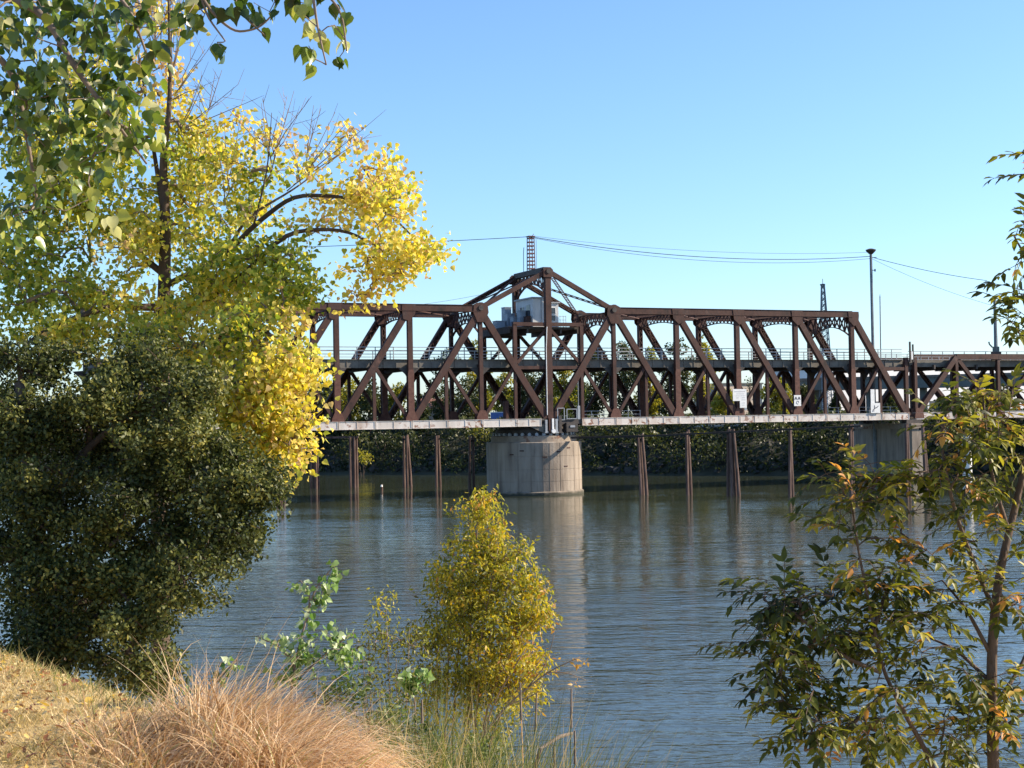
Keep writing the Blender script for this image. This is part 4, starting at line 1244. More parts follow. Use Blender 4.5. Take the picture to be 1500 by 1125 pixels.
# --- yellow cottonwood, about 15 m away
def yellow_tree():
    Y = 15.0
    base = px(236, 700, Y); base.z = nh(base.x, Y)-.1
    root = tag(empty('yellow_cottonwood', base), 'large cottonwood with bright yellow autumn leaves leaning over the river at left', 'tree')
    tr = [base, px(232, 800, Y), px(238, 520, Y), px(243, 330, Y), px(238, 235, Y), px(250, 150, Y-.1), px(246, -40, Y)]
    limb(root, tr, .105, .006, M['bark'])
    l1 = [px(240, 420, Y), px(330, 375, Y-.3), px(372, 330, Y-.5), px(430, 285, Y-.6), px(505, 288, Y-.8), px(560, 305, Y-.8), px(605, 345, Y-.8), px(625, 385, Y-.8)]
    l2 = [px(330, 375, Y-.3), px(360, 318, Y-.4), px(430, 278, Y-.3), px(480, 240, Y-.2)]
    l3 = [px(240, 470, Y), px(340, 420, Y-.6), px(420, 338, Y-.9), px(500, 335, Y-1.0), px(555, 360, Y-1.1), px(590, 400, Y-1.1)]
    l4 = [px(236, 560, Y), px(300, 500, Y-.9), px(380, 470, Y-1.4), px(440, 540, Y-1.7), px(455, 620, Y-1.8)]
    l5 = [px(240, 450, Y), px(150, 450, Y-.4), px(60, 485, Y-.8), px(10, 530, Y-1.0)]
    l6 = [px(238, 400, Y), px(150, 330, Y+.3), px(70, 250, Y+.4), px(20, 150, Y+.4)]
    l7 = [px(238, 300, Y), px(222, 200, Y+.2), px(200, 60, Y+.3)]
    l8 = [px(372, 330, Y-.5), px(392, 250, Y-.4), px(398, 165, Y-.4)]
    for l, r0, r1 in ((l1, .034, .004), (l2, .022, .003), (l3, .034, .004), (l4, .036, .004), (l5, .042, .006), (l6, .036, .005), (l7, .03, .004), (l8, .012, .003)):
        limb(root, l, r0, r1, M['bark'], 'branch', 7)
    spec = [ # u, v, ru, rv, Y, ry, n, tint
      (520, 265, 62, 62, 14.4, .7, 26, .74), (575, 330, 58, 82, 14.1, .7, 52, .66), (470, 300, 60, 60, 14.4, .6, 20, .70), (600, 370, 38, 48, 14.0, .5, 24, .62),
      (540, 390, 55, 45, 14.0, .5, 26, .70), (495, 205, 28, 22, 14.5, .4, 6, .86), (560, 240, 24, 18, 14.4, .4, 5, .84), (500, 430, 40, 14, 14.0, .3, 3, .90),
      (300, 250, 70, 60, 15.2, .8, 46, .52), (360, 290, 60, 60, 14.8, .7, 34, .40), (250, 320, 80, 70, 15.2, .8, 44, .42), (320, 210, 70, 36, 15.2, .6, 14, .72),
      (400, 200, 50, 30, 14.9, .5, 4, .80), (250, 110, 40, 90, 15.2, .6, 16, .86), (240, 20, 40, 50, 15.3, .5, 7, .84),
      (320, 380, 90, 60, 14.6, .8, 56, .30), (400, 400, 55, 55, 14.2, .6, 36, .26), (430, 425, 30, 40, 14.0, .4, 20, .22), (300, 450, 90, 45, 14.4, .7, 40, .44),
      (150, 330, 80, 80, 15.2, .8, 50, .40), (60, 330, 80, 90, 15.2, .8, 56, .24), (60, 220, 70, 80, 15.4, .8, 40, .26), (150, 210, 70, 60, 15.3, .8, 30, .48), (120, 120, 90, 70, 15.5, .7, 26, .50),
      (60, 420, 70, 50, 14.9, .7, 32, .26), (40, 480, 80, 34, 14.6, .5, 22, .30), (150, 475, 80, 30, 14.4, .5, 22, .40), (20, 400, 60, 70, 14.9, .5, 18, .26), (110, 500, 70, 26, 14.3, .4, 22, .36), (200, 480, 60, 30, 14.2, .4, 16, .45), (100, 280, 80, 60, 15.4, .5, 24, .34), (160, 430, 70, 40, 14.7, .6, 24, .38), (180, 360, 40, 26, 14.6, .4, 10, .72),
      (300, 520, 90, 50, 13.8, .6, 56, .56), (390, 540, 70, 60, 13.4, .6, 66, .60), (440, 600, 42, 75, 13.2, .5, 56, .66), (350, 590, 60, 40, 13.4, .5, 38, .50),
      (448, 660, 26, 40, 13.2, .3, 18, .70), (400, 640, 40, 36, 13.3, .4, 22, .52), (460, 540, 26, 30, 13.2, .3, 16, .66), (235, 500, 40, 24, 13.9, .4, 12, .58), (470, 480, 12, 16, 13.3, .2, 3, .7),
      (420, 470, 50, 30, 13.6, .4, 18, .36),
    ]
    spec = [(u-(34 if u > 410 and v > 455 else 8 if u > 380 and v > 455 else 0), v, ru*1.04, rv*1.04, Y_, ry, int(n*(1.6 if (u > 440 and v < 450) else 2.35)), ti+(.06 if ti < .45 else -.03)) for u, v, ru, rv, Y_, ry, n, ti in spec]
    C, ct = lumpy(spec, 6, .22, .09)
    arr, paths, load = skeleton([tr, l1, l2, l3, l4, l5, l6, l7, l8], C, .18, .10)
    twigs(root, arr, paths, load, .0026, M['twig'], bigcount=30)
    # bare twig sprays at the top
    bare = MB()
    for u0, v0, u1, v1, Yb in ((398, 250, 420, 150, 14.6), (398, 240, 372, 160, 14.6), (246, 150, 300, 90, 14.9), (255, 200, 330, 140, 15), (250, 120, 270, 10, 15), (240, 100, 215, 0, 15),
                               (420, 280, 520, 190, 14.4), (440, 270, 470, 180, 14.4), (330, 300, 345, 190, 14.8), (300, 180, 318, 120, 15), (250, 60, 262, -10, 15), (228, 90, 228, -10, 15)):
        a, b = px(u0, v0, Yb), px(u1, v1, Yb)
        for k in range(5):
            d = Vector((rnd.gauss(0, .18), rnd.gauss(0, .2), rnd.gauss(0, .13)))
            m_ = a.lerp(b, .5)+d*.4
            bare.tube([a.lerp(b, .1*k)-base, m_-base, b+d-base], [.006, .0045, .002], 4, False)
            for q in range(3):
                e_ = m_.lerp(b+d, rnd.random()); f_ = e_+Vector((rnd.gauss(0, .12), rnd.gauss(0, .1), abs(rnd.gauss(0, .12))))
                bare.tube([e_-base, f_-base], [.003, .0015], 3, False)
    tag(bare.build('bare_twigs', M['twig'], root), kind='stuff')
    Pp, A, Nn, S, t, idx = scatter(C, ct, 13, .18, .049, .18, .6)
    place_leaves(root, LEAF_DELTA, 'yl', M['leaf_yellow'], Pp, A, Nn, S, t)
yellow_tree()

# --- dark oak on the bank edge, about 12.5 m away
def oak():
    Y = 12.4
    base = px(95, 700, Y); base.z = nh(base.x, Y)-.1
    root = tag(empty('dark_oak', base), 'dark green small-leaved oak on the bank edge below the yellow tree', 'tree')
    tr = [base, px(85, 1000, Y), px(60, 880, Y), px(50, 720, Y), px(30, 560, Y)]
    limb(root, tr, .13, .05, M['bark'])
    l1 = [px(62, 900, Y), px(130, 820, Y+.2), px(240, 740, Y+.2), px(340, 720, Y)]
    l2 = [px(55, 760, Y), px(130, 650, Y), px(220, 590, Y-.2)]
    l3 = [px(80, 960, Y), px(160, 920, Y-.5), px(230, 880, Y-.7), px(270, 850, Y-.7)]
    for l, a, b in ((l1, .035, .01), (l2, .05, .012), (l3, .03, .01)): limb(root, l, a, b, M['bark'], 'branch', 7)
    spec = [
      (60, 590, 90, 80, 12.4, .6, 60, .50), (160, 580, 90, 70, 12.4, .6, 60, .60), (250, 620, 80, 70, 12.3, .6, 54, .55), (330, 690, 70, 60, 12.2, .5, 46, .52), (380, 730, 48, 50, 12.1, .4, 34, .50),
      (370, 790, 46, 50, 12.1, .4, 28, .42), (280, 780, 80, 40, 12.2, .5, 34, .30), (180, 700, 90, 60, 12.4, .6, 44, .28), (60, 700, 80, 70, 12.4, .6, 46, .38), (30, 800, 60, 50, 12.4, .5, 26, .42),
      (110, 800, 60, 60, 12.0, .5, 36, .58), (190, 830, 60, 60, 12.0, .5, 38, .60), (260, 870, 50, 50, 11.9, .5, 34, .62), (150, 900, 60, 50, 12.0, .5, 32, .50), (230, 950, 45, 60, 11.8, .4, 34, .55),
      (60, 930, 40, 50, 12.2, .5, 16, .28), (120, 980, 50, 40, 12.0, .4, 14, .26), (10, 880, 40, 40, 12.5, .4, 8, .36), (215, 1005, 30, 40, 11.6, .3, 16, .55), (-60, 700, 60, 160, 12.5, .6, 50, .4),
      (400, 700, 20, 55, 12.1, .3, 11, .6), (300, 830, 50, 30, 12.0, .4, 14, .5), (20, 520, 60, 40, 12.5, .5, 22, .5), (270, 560, 50, 30, 12.3, .4, 18, .55),
    ]
    spec = [(u-(34 if u > 300 else 16 if u > 220 else 0), v, ru, rv, Y_, ry, max(3, int(n*1.35)), ti) for u, v, ru, rv, Y_, ry, n, ti in spec]
    spec += [(60, 880, 60, 60, 11.9, .2, 42, .40), (90, 950, 60, 40, 11.8, .2, 28, .36), (30, 740, 60, 60, 11.9, .2, 24, .45), (150, 730, 60, 50, 11.9, .2, 24, .4), (20, 960, 50, 50, 12.9, .3, 14, .2), (100, 760, 130, 120, 13.2, .3, 60, .2), (260, 790, 110, 90, 13.0, .3, 44, .2), (60, 640, 120, 100, 13.2, .3, 50, .25), (180, 620, 120, 70, 13.2, .3, 40, .3), (150, 930, 90, 60, 12.9, .3, 34, .2), (70, 900, 80, 80, 13.0, .3, 30, .2), (290, 720, 60, 60, 12.9, .3, 26, .25), (140, 525, 80, 26, 12.6, .3, 30, .45), (230, 545, 60, 26, 12.5, .3, 22, .5), (355, 730, 40, 60, 12.2, .3, 30, .45), (30, 620, 60, 60, 12.9, .2, 30, .3), (130, 640, 70, 50, 12.9, .2, 30, .3), (30, 830, 50, 60, 12.9, .2, 22, .25), (150, 830, 90, 60, 13.0, .2, 34, .2)]  # rear clusters tinted dark: the crown's inner shade put into leaf colour
    C, ct = lumpy(spec, 7, .25, .12)
    arr, paths, load = skeleton([tr, l1, l2, l3], C, .18, .12)
    twigs(root, arr, paths, load, .0032, M['bark'], bigcount=20)
    Pp, A, Nn, S, t, idx = scatter(C, ct, 75, .125, .037, .25, .2)
    place_leaves(root, LEAF_OVAL, 'oak', M['leaf_oak'], Pp, A, Nn, S, t, 300)
oak()

# --- near cottonwood: trunk out of the frame at left, branches hanging into the picture
def near_cottonwood():
    base = Vector((-4.6, 5.2, nh(-4.6, 5.2)-.1))
    root = tag(empty('near_cottonwood', base), 'near green cottonwood whose leafy branches hang in from the top left', 'tree')
    Y = 5.6
    tr = [base, base+Vector((.1, 0, 1.8)), base+Vector((.35, .1, 3.4)), base+Vector((.6, .2, 5.2))]
    limb(root, tr, .17, .07, M['bark'])
    o = tr[2]
    l1 = [o, px(-300, -120, Y), px(-40, -40, Y), px(120, -60, Y-.1), px(260, -50, Y-.2), px(380, -40, Y-.3), px(470, -15, Y-.3)]
    l2 = [px(-200, -40, Y), px(-60, 40, Y+.1), px(20, 100, Y+.2), px(40, 200, Y+.2), px(55, 300, Y+.2)]
    l3 = [px(-60, -20, Y), px(60, 10, Y), px(110, 100, Y-.1), px(170, 180, Y-.1), px(215, 240, Y-.1)]
    l4 = [px(120, -60, Y-.1), px(190, 10, Y-.1), px(215, 80, Y-.1)]
    for l, a, b in ((l1, .045, .008), (l2, .02, .005), (l3, .018, .004), (l4, .01, .004)): limb(root, l, a, b, M['twig'], 'branch', 7)
    lb = [[px(270, -50, Y-.2), px(310, 20, Y-.2), px(345, 48, Y-.2), px(378, 42, Y-.2), px(402, 20, Y-.2), px(408, -20, Y-.2)],
          [px(282, -60, Y-.2), px(300, 20, Y-.2), px(330, 60, Y-.2)], [px(455, -30, Y-.3), px(465, 40, Y-.3), px(478, 95, Y-.3)], [px(440, -40, Y-.3), px(500, 10, Y-.3), px(508, 75, Y-.3)],
          [px(330, -40, Y-.2), px(352, 20, Y-.2), px(388, 52, Y-.2)]]
    for l in lb: limb(root, l, .006, .0025, M['twig'], 'branch', 6)
    spec = [(30, 40, 80, 60, 5.7, .35, 20, .28), (120, 50, 80, 60, 5.6, .35, 20, .30), (190, 50, 50, 60, 5.5, .3, 11, .36), (50, 140, 80, 60, 5.7, .35, 16, .36), (140, 150, 70, 60, 5.6, .3, 15, .30),
            (200, 160, 40, 50, 5.5, .25, 6, .45), (60, 230, 60, 60, 5.7, .3, 9, .40), (140, 215, 50, 45, 5.6, .3, 8, .40), (20, 310, 40, 50, 5.7, .25, 5, .52), (200, 205, 26, 30, 5.5, .2, 3, .6),
            (10, 140, 40, 90, 5.8, .3, 8, .42), (110, 290, 40, 40, 5.6, .2, 3, .55), (150, 300, 20, 20, 5.6, .2, 1, .7)]
    C, ct = blobs(spec)
    s2_ = [(285, 12, 1), (297, 35, 1), (322, 22, 1), (318, 70, 1), (330, 85, 1), (345, 12, 1), (372, 12, 1), (395, 25, 1), (385, 42, 1), (360, 28, 1), (405, 0, 1), (455, 15, 1), (470, 0, 1), (490, 12, 1), (505, 25, 1),
           (450, 45, 1), (470, 55, 1), (462, 95, 1), (490, 45, 1), (505, 65, 1), (495, 95, 1), (452, 75, 1), (425, 5, 1), (440, 25, 1), (350, 0, 1), (300, 0, 1), (268, 12, 1), (275, 30, 1)]
    C2 = np.array([tuple(px(u, v-8, Y-.25+rnd.uniform(-.08, .08))) for u, v, _ in s2_]); t2 = np.clip(nrg.normal(.42, .22, len(C2)), .05, .95)
    arr, paths, load = skeleton([tr, l1, l2, l3, l4]+lb, np.concatenate([C, C2]), .09, .12)
    twigs(root, arr, paths, load, .0016, M['twig'], bigcount=14)
    a = scatter(C, ct+.10, 9, .13, .046, .27, 1.0, .35)
    b = scatter(C2, t2, 3, .035, .054, .2, 1.5, .25)
    c = [np.concatenate([p, q]) for p, q in zip(a[:5], b[:5])]
    place_leaves(root, LEAF_DELTA, 'nc', M['leaf_near'], *c)
near_cottonwood()

# --- ash-like tree on the right with feathered leaves
def ash():
    Y = 5.5
    bx = px(1455, 1100, Y).x
    base = Vector((bx, Y, nh(bx, Y)-.08))
    root = tag(empty('young_ash', base), 'young tree with dark feathered leaves filling the right foreground', 'tree')
    tr = [base, px(1455, 1125, Y), px(1452, 960, Y), px(1462, 850, Y), px(1478, 780, Y+.05), px(1512, 640, Y+.1), px(1535, 420, Y+.1), px(1540, 200, Y+.1)]
    limb(root, tr, .024, .006, M['ashbark'])
    st = [base+Vector((-.10, .05, .02)), px(1385, 1180, Y-.1), px(1362, 1110, Y-.1), px(1322, 1040, Y-.15), px(1292, 980, Y-.2), px(1272, 880, Y-.2), px(1256, 800, Y-.2), px(1248, 740, Y-.2)]
    limb(root, st, .012, .003, M['ashbark'], 'stem', 7)
    L = [[px(1290, 985, Y-.2), px(1230, 960, Y-.25), px(1170, 900, Y-.3), px(1120, 880, Y-.3)], [px(1300, 1010, Y-.15), px(1240, 1070, Y-.2), px(1180, 1100, Y-.2)],
         [px(1452, 960, Y), px(1415, 890, Y), px(1380, 850, Y+.05)], [px(1453, 1080, Y), px(1490, 1050, Y+.1), px(1530, 1030, Y+.1)], [px(1454, 1040, Y), px(1500, 970, Y+.1), px(1520, 900, Y+.1)],
         [px(1458, 900, Y), px(1400, 760, Y-.1), px(1375, 640, Y-.1), px(1400, 560, Y-.1)], [px(1478, 780, Y), px(1450, 690, Y), px(1440, 580, Y)], [px(1515, 620, Y+.1), px(1510, 560, Y+.1), px(1500, 500, Y+.1)],
         [px(1535, 420, Y+.1), px(1510, 390, Y+.1), px(1485, 345, Y+.1)], [px(1538, 330, Y+.1), px(1515, 270, Y+.1), px(1500, 235, Y+.1)],
         [px(1452, 1000, Y), px(1400, 950, Y+.05), px(1350, 930, Y+.1)], [px(1280, 920, Y-.2), px(1300, 860, Y-.1), px(1340, 800, Y-.1)]]
    for l in L: limb(root, l, .009, .003, M['ashbark'], 'branch', 6)
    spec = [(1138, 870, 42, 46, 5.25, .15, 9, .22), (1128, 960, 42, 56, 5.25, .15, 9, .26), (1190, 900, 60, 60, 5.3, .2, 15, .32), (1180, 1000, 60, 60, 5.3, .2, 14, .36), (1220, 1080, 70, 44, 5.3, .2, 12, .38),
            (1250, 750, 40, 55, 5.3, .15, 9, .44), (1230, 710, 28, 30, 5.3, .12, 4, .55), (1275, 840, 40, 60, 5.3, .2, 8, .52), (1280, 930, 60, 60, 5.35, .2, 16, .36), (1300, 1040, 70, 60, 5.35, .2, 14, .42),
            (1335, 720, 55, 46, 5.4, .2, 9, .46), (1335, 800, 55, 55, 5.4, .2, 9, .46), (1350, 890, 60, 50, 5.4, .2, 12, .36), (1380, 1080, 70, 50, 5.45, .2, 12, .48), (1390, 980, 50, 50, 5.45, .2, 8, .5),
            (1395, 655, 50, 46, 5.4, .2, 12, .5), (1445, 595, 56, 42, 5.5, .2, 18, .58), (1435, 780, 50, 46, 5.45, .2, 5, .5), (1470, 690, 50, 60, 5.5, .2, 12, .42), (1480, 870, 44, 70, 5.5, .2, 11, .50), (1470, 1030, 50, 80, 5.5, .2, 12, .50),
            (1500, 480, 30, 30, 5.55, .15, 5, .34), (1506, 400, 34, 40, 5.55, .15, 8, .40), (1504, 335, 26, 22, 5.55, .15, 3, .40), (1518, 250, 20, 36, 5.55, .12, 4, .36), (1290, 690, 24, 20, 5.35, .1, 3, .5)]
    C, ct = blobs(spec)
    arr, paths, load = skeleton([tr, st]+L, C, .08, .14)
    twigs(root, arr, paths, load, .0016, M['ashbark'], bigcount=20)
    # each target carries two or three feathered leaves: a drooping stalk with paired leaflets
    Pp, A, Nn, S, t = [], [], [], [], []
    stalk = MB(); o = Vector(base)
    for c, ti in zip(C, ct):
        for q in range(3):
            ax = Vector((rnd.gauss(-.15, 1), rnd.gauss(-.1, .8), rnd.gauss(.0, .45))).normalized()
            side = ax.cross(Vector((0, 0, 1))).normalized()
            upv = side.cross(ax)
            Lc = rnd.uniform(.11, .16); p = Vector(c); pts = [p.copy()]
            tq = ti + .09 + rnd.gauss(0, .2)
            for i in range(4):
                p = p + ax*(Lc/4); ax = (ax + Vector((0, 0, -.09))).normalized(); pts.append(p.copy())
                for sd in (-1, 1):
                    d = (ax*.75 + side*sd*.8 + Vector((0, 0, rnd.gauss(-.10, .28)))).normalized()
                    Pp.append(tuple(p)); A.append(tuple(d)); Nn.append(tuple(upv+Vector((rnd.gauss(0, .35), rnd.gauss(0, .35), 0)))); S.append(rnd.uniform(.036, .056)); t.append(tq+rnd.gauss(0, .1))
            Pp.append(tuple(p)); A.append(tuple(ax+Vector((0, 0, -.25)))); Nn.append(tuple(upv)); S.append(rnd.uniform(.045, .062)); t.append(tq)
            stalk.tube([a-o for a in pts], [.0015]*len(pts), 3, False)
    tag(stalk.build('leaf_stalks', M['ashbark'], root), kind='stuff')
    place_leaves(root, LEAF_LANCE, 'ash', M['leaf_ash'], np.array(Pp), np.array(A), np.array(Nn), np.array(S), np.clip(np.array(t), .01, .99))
ash()

# --- autumn willow in the middle, on the slope
def willow():
    Y = 17.0
    bx = px(655, 1100, Y).x
    base = Vector((bx, Y, nh(bx, Y)-.1))
    root = tag(empty('autumn_willow', base), 'upright yellow-green willow standing by the water in the middle', 'tree')
    tips = [(702, 735, 0), (690, 790, .2), (730, 800, -.2), (755, 830, -.3), (660, 840, .3), (780, 900, -.3), (790, 970, -.4), (640, 880, .3), (770, 950, -.5), (700, 900, .4)]
    sts = []
    for i, (u, v, dy) in enumerate(tips):
        b = base+Vector((rnd.uniform(-.25, .25), rnd.uniform(-.2, .2), .02))
        mid = Vector(px((u+655)/2+rnd.uniform(-8, 8), (v+1150)/2, Y+dy*.6))
        sts.append([b, b.lerp(mid, .5)+Vector((rnd.uniform(-.06, .06), 0, .1)), mid, px(u, v, Y+dy)])
    for i, s_ in enumerate(sts): limb(root, s_, .024 if i else .035, .005, M['twig'], 'stem' if i else 'trunk', 6)
    spec = [(702, 746, 22, 28, 17, .2, 22, .60), (700, 800, 44, 36, 17, .3, 34, .60), (720, 845, 66, 40, 17, .4, 56, .50), (680, 870, 56, 44, 17, .4, 44, .48), (740, 900, 60, 50, 17, .45, 56, .52),
            (660, 925, 46, 46, 17.1, .4, 36, .40), (760, 960, 46, 60, 16.9, .45, 52, .68), (700, 970, 66, 60, 17, .5, 52, .46), (785, 900, 22, 46, 16.9, .3, 16, .66), (745, 1010, 40, 30, 16.9, .4, 20, .60), (660, 1010, 50, 50, 17, .4, 28, .38),
            (700, 1060, 50, 40, 17, .4, 22, .44), (640, 840, 18, 22, 17, .2, 5, .55), (630, 960, 34, 60, 17.2, .4, 16, .18), (770, 800, 16, 14, 17, .15, 5, .6)]
    C1, c1 = lumpy([(u, v, ru, rv, Y_, ry, n*.6, ti) for u, v, ru, rv, Y_, ry, n, ti in spec], 3, .18, .09)
    C2, c2 = blobs([(u, v, ru*1.05, rv*1.05, Y_, ry, max(2, int(n*.5)), ti-.05) for u, v, ru, rv, Y_, ry, n, ti in spec])
    C, ct = np.concatenate([C1, C2]), np.concatenate([c1, c2])
    arr, paths, load = skeleton(sts, C, .16, .10, .5)
    twigs(root, arr, paths, load, .0028, M['twig'], bigcount=12)
    Pp, A, Nn, S, t, idx = scatter(C, ct, 32, .17, .060, .19, .6)
    place_leaves(root, LEAF_LANCE, 'wi', M['leaf_willow'], Pp, A, Nn, S, t, 300)
    # thin greyish shrub left of it
    Yb = 15.5; bx = px(560, 1100, Yb).x; b2 = Vector((bx, Yb, nh(bx, Yb)-.1))
    r2 = tag(empty('thin_shrub', b2), 'thin grey-brown shrub between the sapling and the willow', 'shrub')
    sts = []
    for u, v in ((565, 880), (540, 930), (600, 920), (580, 960), (530, 960)):
        sts.append([b2+Vector((rnd.uniform(-.1, .1), 0, 0)), b2.lerp(px(u, v, Yb), .5)+Vector((rnd.uniform(-.1, .1), 0, .1)), px(u, v, Yb)])
    for s_ in sts: limb(r2, s_, .014, .003, M['twig'], 'stem', 5)
    C, ct = blobs([(565, 890, 14, 30, Yb, .2, 7, .5), (550, 940, 34, 36, Yb, .3, 15, .16), (600, 960, 34, 50, Yb, .3, 22, .14), (540, 990, 40, 40, Yb, .3, 16, .12), (590, 1020, 44, 40, Yb, .3, 18, .14)])
    arr, paths, load = skeleton(sts, C, .15, .12, .5)
    twigs(r2, arr, paths, load, .0022, M['twig'], bigcount=6)
    Pp, A, Nn, S, t, idx = scatter(C, ct, 16, .17, .05, .15, .5)
    place_leaves(r2, LEAF_LANCE, 'wi', M['leaf_willow'], Pp, A, Nn, S, t, 0)
willow()

# --- pale-leaved cottonwood saplings in the tall grass
def sapling(Y, bu, stems, spec, label, per=3, size=.05, extra=0):
    bx = px(bu, 1100, Y).x
    base = Vector((bx, Y, nh(bx, Y)-.05))
    root = tag(empty('cottonwood_sapling', base), label, 'sapling')
    sts = []
    for s_ in stems:
        pts = [px(u, v, Y) for u, v in s_]
        sts.append(([base] if not sts else []) + pts)
    for i, s_ in enumerate(sts): limb(root, s_, .010 if i == 0 else .006, .003, M['twig'], 'stem' if i == 0 else 'branch', 6)
    C, ct = blobs(spec)
    arr, paths, load = skeleton(sts, C, .06, .1)
    twigs(root, arr, paths, load, .0014, M['twig'], bigcount=4)
    Pp, A, Nn, S, t, idx = scatter(C, ct, per, .05, size, .25, .4)
    place_leaves(root, LEAF_OVAL if extra else LEAF_DELTA, 'sap', M['leaf_sapling'], Pp, A, Nn, S, t, 300)
sapling(9.0, 432, [[(425, 1010), (435, 960), (450, 900), (462, 860), (490, 828)], [(432, 975), (408, 945), (378, 934)], [(430, 1000), (480, 955), (512, 930)], [(450, 910), (455, 870), (440, 850)]],
        [(488, 838, 12, 12, 9, .1, 8, .4), (470, 870, 16, 24, 9, .1, 14, .55), (440, 855, 18, 12, 9, .1, 6, .75), (452, 915, 18, 28, 9, .1, 14, .6), (405, 938, 30, 10, 9, .1, 10, .8), (440, 960, 26, 20, 9, .12, 14, .6),
         (500, 935, 34, 22, 9, .15, 20, .6), (480, 960, 44, 18, 9, .15, 24, .55), (520, 965, 26, 20, 9.1, .15, 12, .4), (430, 985, 40, 14, 9, .12, 14, .55)],
        'pale round-leaved sapling rising out of the tall grass', 4, .036)
sapling(8.8, 300, [[(300, 1040), (308, 1010), (325, 990), (348, 965)], [(302, 1030), (285, 1010), (275, 1012)]],
        [(340, 972, 12, 8, 8.8, .06, 5, .5), (325, 990, 12, 10, 8.8, .06, 6, .4), (290, 1010, 20, 8, 8.8, .08, 5, .4)], 'small sprig with pale leaves in front of the water left of the sapling', 3, .04)
sapling(13.5, 608, [[(610, 1060), (606, 1010), (600, 990)], [(606, 1015), (622, 992)]], [(600, 995, 16, 10, 13.5, .1, 12, .62), (625, 990, 9, 6, 13.5, .08, 4, .62), (605, 1008, 12, 8, 13.5, .08, 6, .55)],
        'small bright yellow leafy tip beside the willow base', 5, .06)
for o in list(bpy.data.objects):
    pass

# ------------------------------------------------------------------ grasses
def blades(name, B, h, lean, curl, wd, tint, mat, seg=5, label=None, parent=None):
    """B (n,3) roots; h lengths; lean (n,2) horizontal direction*amount; curl droop amount"""
    n = len(B)
    tt = np.linspace(0, 1, seg+1)
    ld = np.linalg.norm(lean, axis=1, keepdims=True)+1e-6
    dirh = lean/ld
    th0 = np.arctan(ld[:, 0]*.5)
    pts = np.zeros((n, seg+1, 3)); pts[:, 0] = B
    for i in range(1, seg+1):
        th = th0 + curl*tt[i]**1.4
        step = np.stack([np.sin(th)*dirh[:, 0], np.sin(th)*dirh[:, 1], np.cos(th)], 1)*(h/seg)[:, None]
        pts[:, i] = pts[:, i-1]+step
    ang = nrg.uniform(0, np.pi, n)
    sd = np.stack([np.cos(ang), np.sin(ang), np.zeros(n)], 1)
    wv = (wd[:, None]*(1-tt[None]**2*.9))
    Lf = pts - sd[:, None]*wv[..., None]/2; Rt = pts + sd[:, None]*wv[..., None]/2
    V = np.stack([Lf, Rt], 2).reshape(-1, 3)
    k = (seg+1)*2
    f = np.array([[2*i, 2*i+1, 2*i+3, 2*i+2] for i in range(seg)])
    Fq = ((np.arange(n)*k)[:, None, None]+f[None]).reshape(-1, 4)
    me = np_mesh(name, V, Fq, np.repeat(tint, seg))
    o = link(name, me, mat, parent)
    tag(o, label, 'grass' if label else None, kind='stuff')
    return o

# short dry lawn
n = 110000
x = nrg.uniform(-4.4, .2, n); y = nrg.uniform(6.2, 11.2, n)
keep = (y < near_edge(x)+.5)
x, y = x[keep], y[keep]; n = len(x)
z = near_h(x, y)
patch = np.sin(x*3+y*2)*.2+np.sin(x*7.3-y*5)*.15
blades('dry_lawn_grass', np.stack([x, y, z-.01], 1), nrg.uniform(.025, .085, n)*(1+.5*(patch > .2)), nrg.normal(0, 1.6, (n, 2)), nrg.uniform(.2, 1.2, n), nrg.uniform(.003, .006, n), np.clip(.6-patch+nrg.normal(0, .2, n), 0, 1), M['grass_lawn'], 3, 'short dry straw-coloured turf at the lower left')
# longer green tufts along the edge
n = 2600
x = nrg.uniform(-4.2, -1.4, n); y = near_edge(x)+nrg.normal(.1, .28, n)
blades('edge_grass', np.stack([x, y, near_h(x, y)-.02], 1), nrg.uniform(.05, .22, n)*nrg.random(n)**.7, nrg.normal(0, .6, (n, 2)), nrg.uniform(.1, 1.2, n), nrg.uniform(.004, .008, n), np.clip(nrg.normal(.8, .22, n), 0, 1), M['grass_green'], 4, 'ragged green and straw grass along the bank edge')
# tall tan bunch grass
def bunch(cx, cy, n, hmin, hmax, lx, ly, label, tintm=.55, spread=.16, curl=(1.0, 2.1)):
    x = nrg.normal(cx, spread, n); y = nrg.normal(cy, spread, n)
    z = near_h(x, y)-.03
    out = np.stack([(x-cx)/spread, (y-cy)/spread], 1)*.45 + nrg.normal(0, .6, (n, 2)) + np.array([lx, ly])
    f1 = np.sin(x*9+y*4)+np.sin(x*17-y*11+2); f2 = np.sin(x*6-y*13+1)
    out = out + np.stack([.55*f1, .4*f2], 1)
    h = nrg.uniform(hmin, hmax, n)*(.76+.14*np.sin(x*13+y*7)+.10*np.sin(x*31-y*19))
    tintm = tintm + .10*np.sin(x*11+y*15) + .08*np.sin(x*23-y*9)
    t = np.clip(nrg.normal(tintm, .24, n), 0, .93); t = np.where(nrg.random(n) < .04, .99, t)
    e = tag(empty('bunch_grass', (0, 0, 0)), label, 'grass clump', 'tall tan bunch grasses at the lower left')
    e.location = (cx, cy, nh(cx, cy))
    o = blades('blades', np.stack([x-cx, y-cy, z-nh(cx, cy)], 1), h, out, nrg.uniform(*curl, n), nrg.uniform(.004, .009, n), t, M['grass_tan'], 7, None, e)
bunch(-1.95, 8.1, 600, .14, .30, .5, 0, 'low leftmost tan grass clump next to the turf', .62, .2, (.6, 2.4))
bunch(-1.70, 8.0, 900, .24, .46, 1.1, .05, 'tan grass clump in front of the small pale sprig', .58, .2, (.5, 2.0))
bunch(-1.50, 8.05, 700, .45, .78, 1.5, .05, 'tall tan grass clump with stems sweeping up beside the sapling', .66, .13, (.2, 1.1))
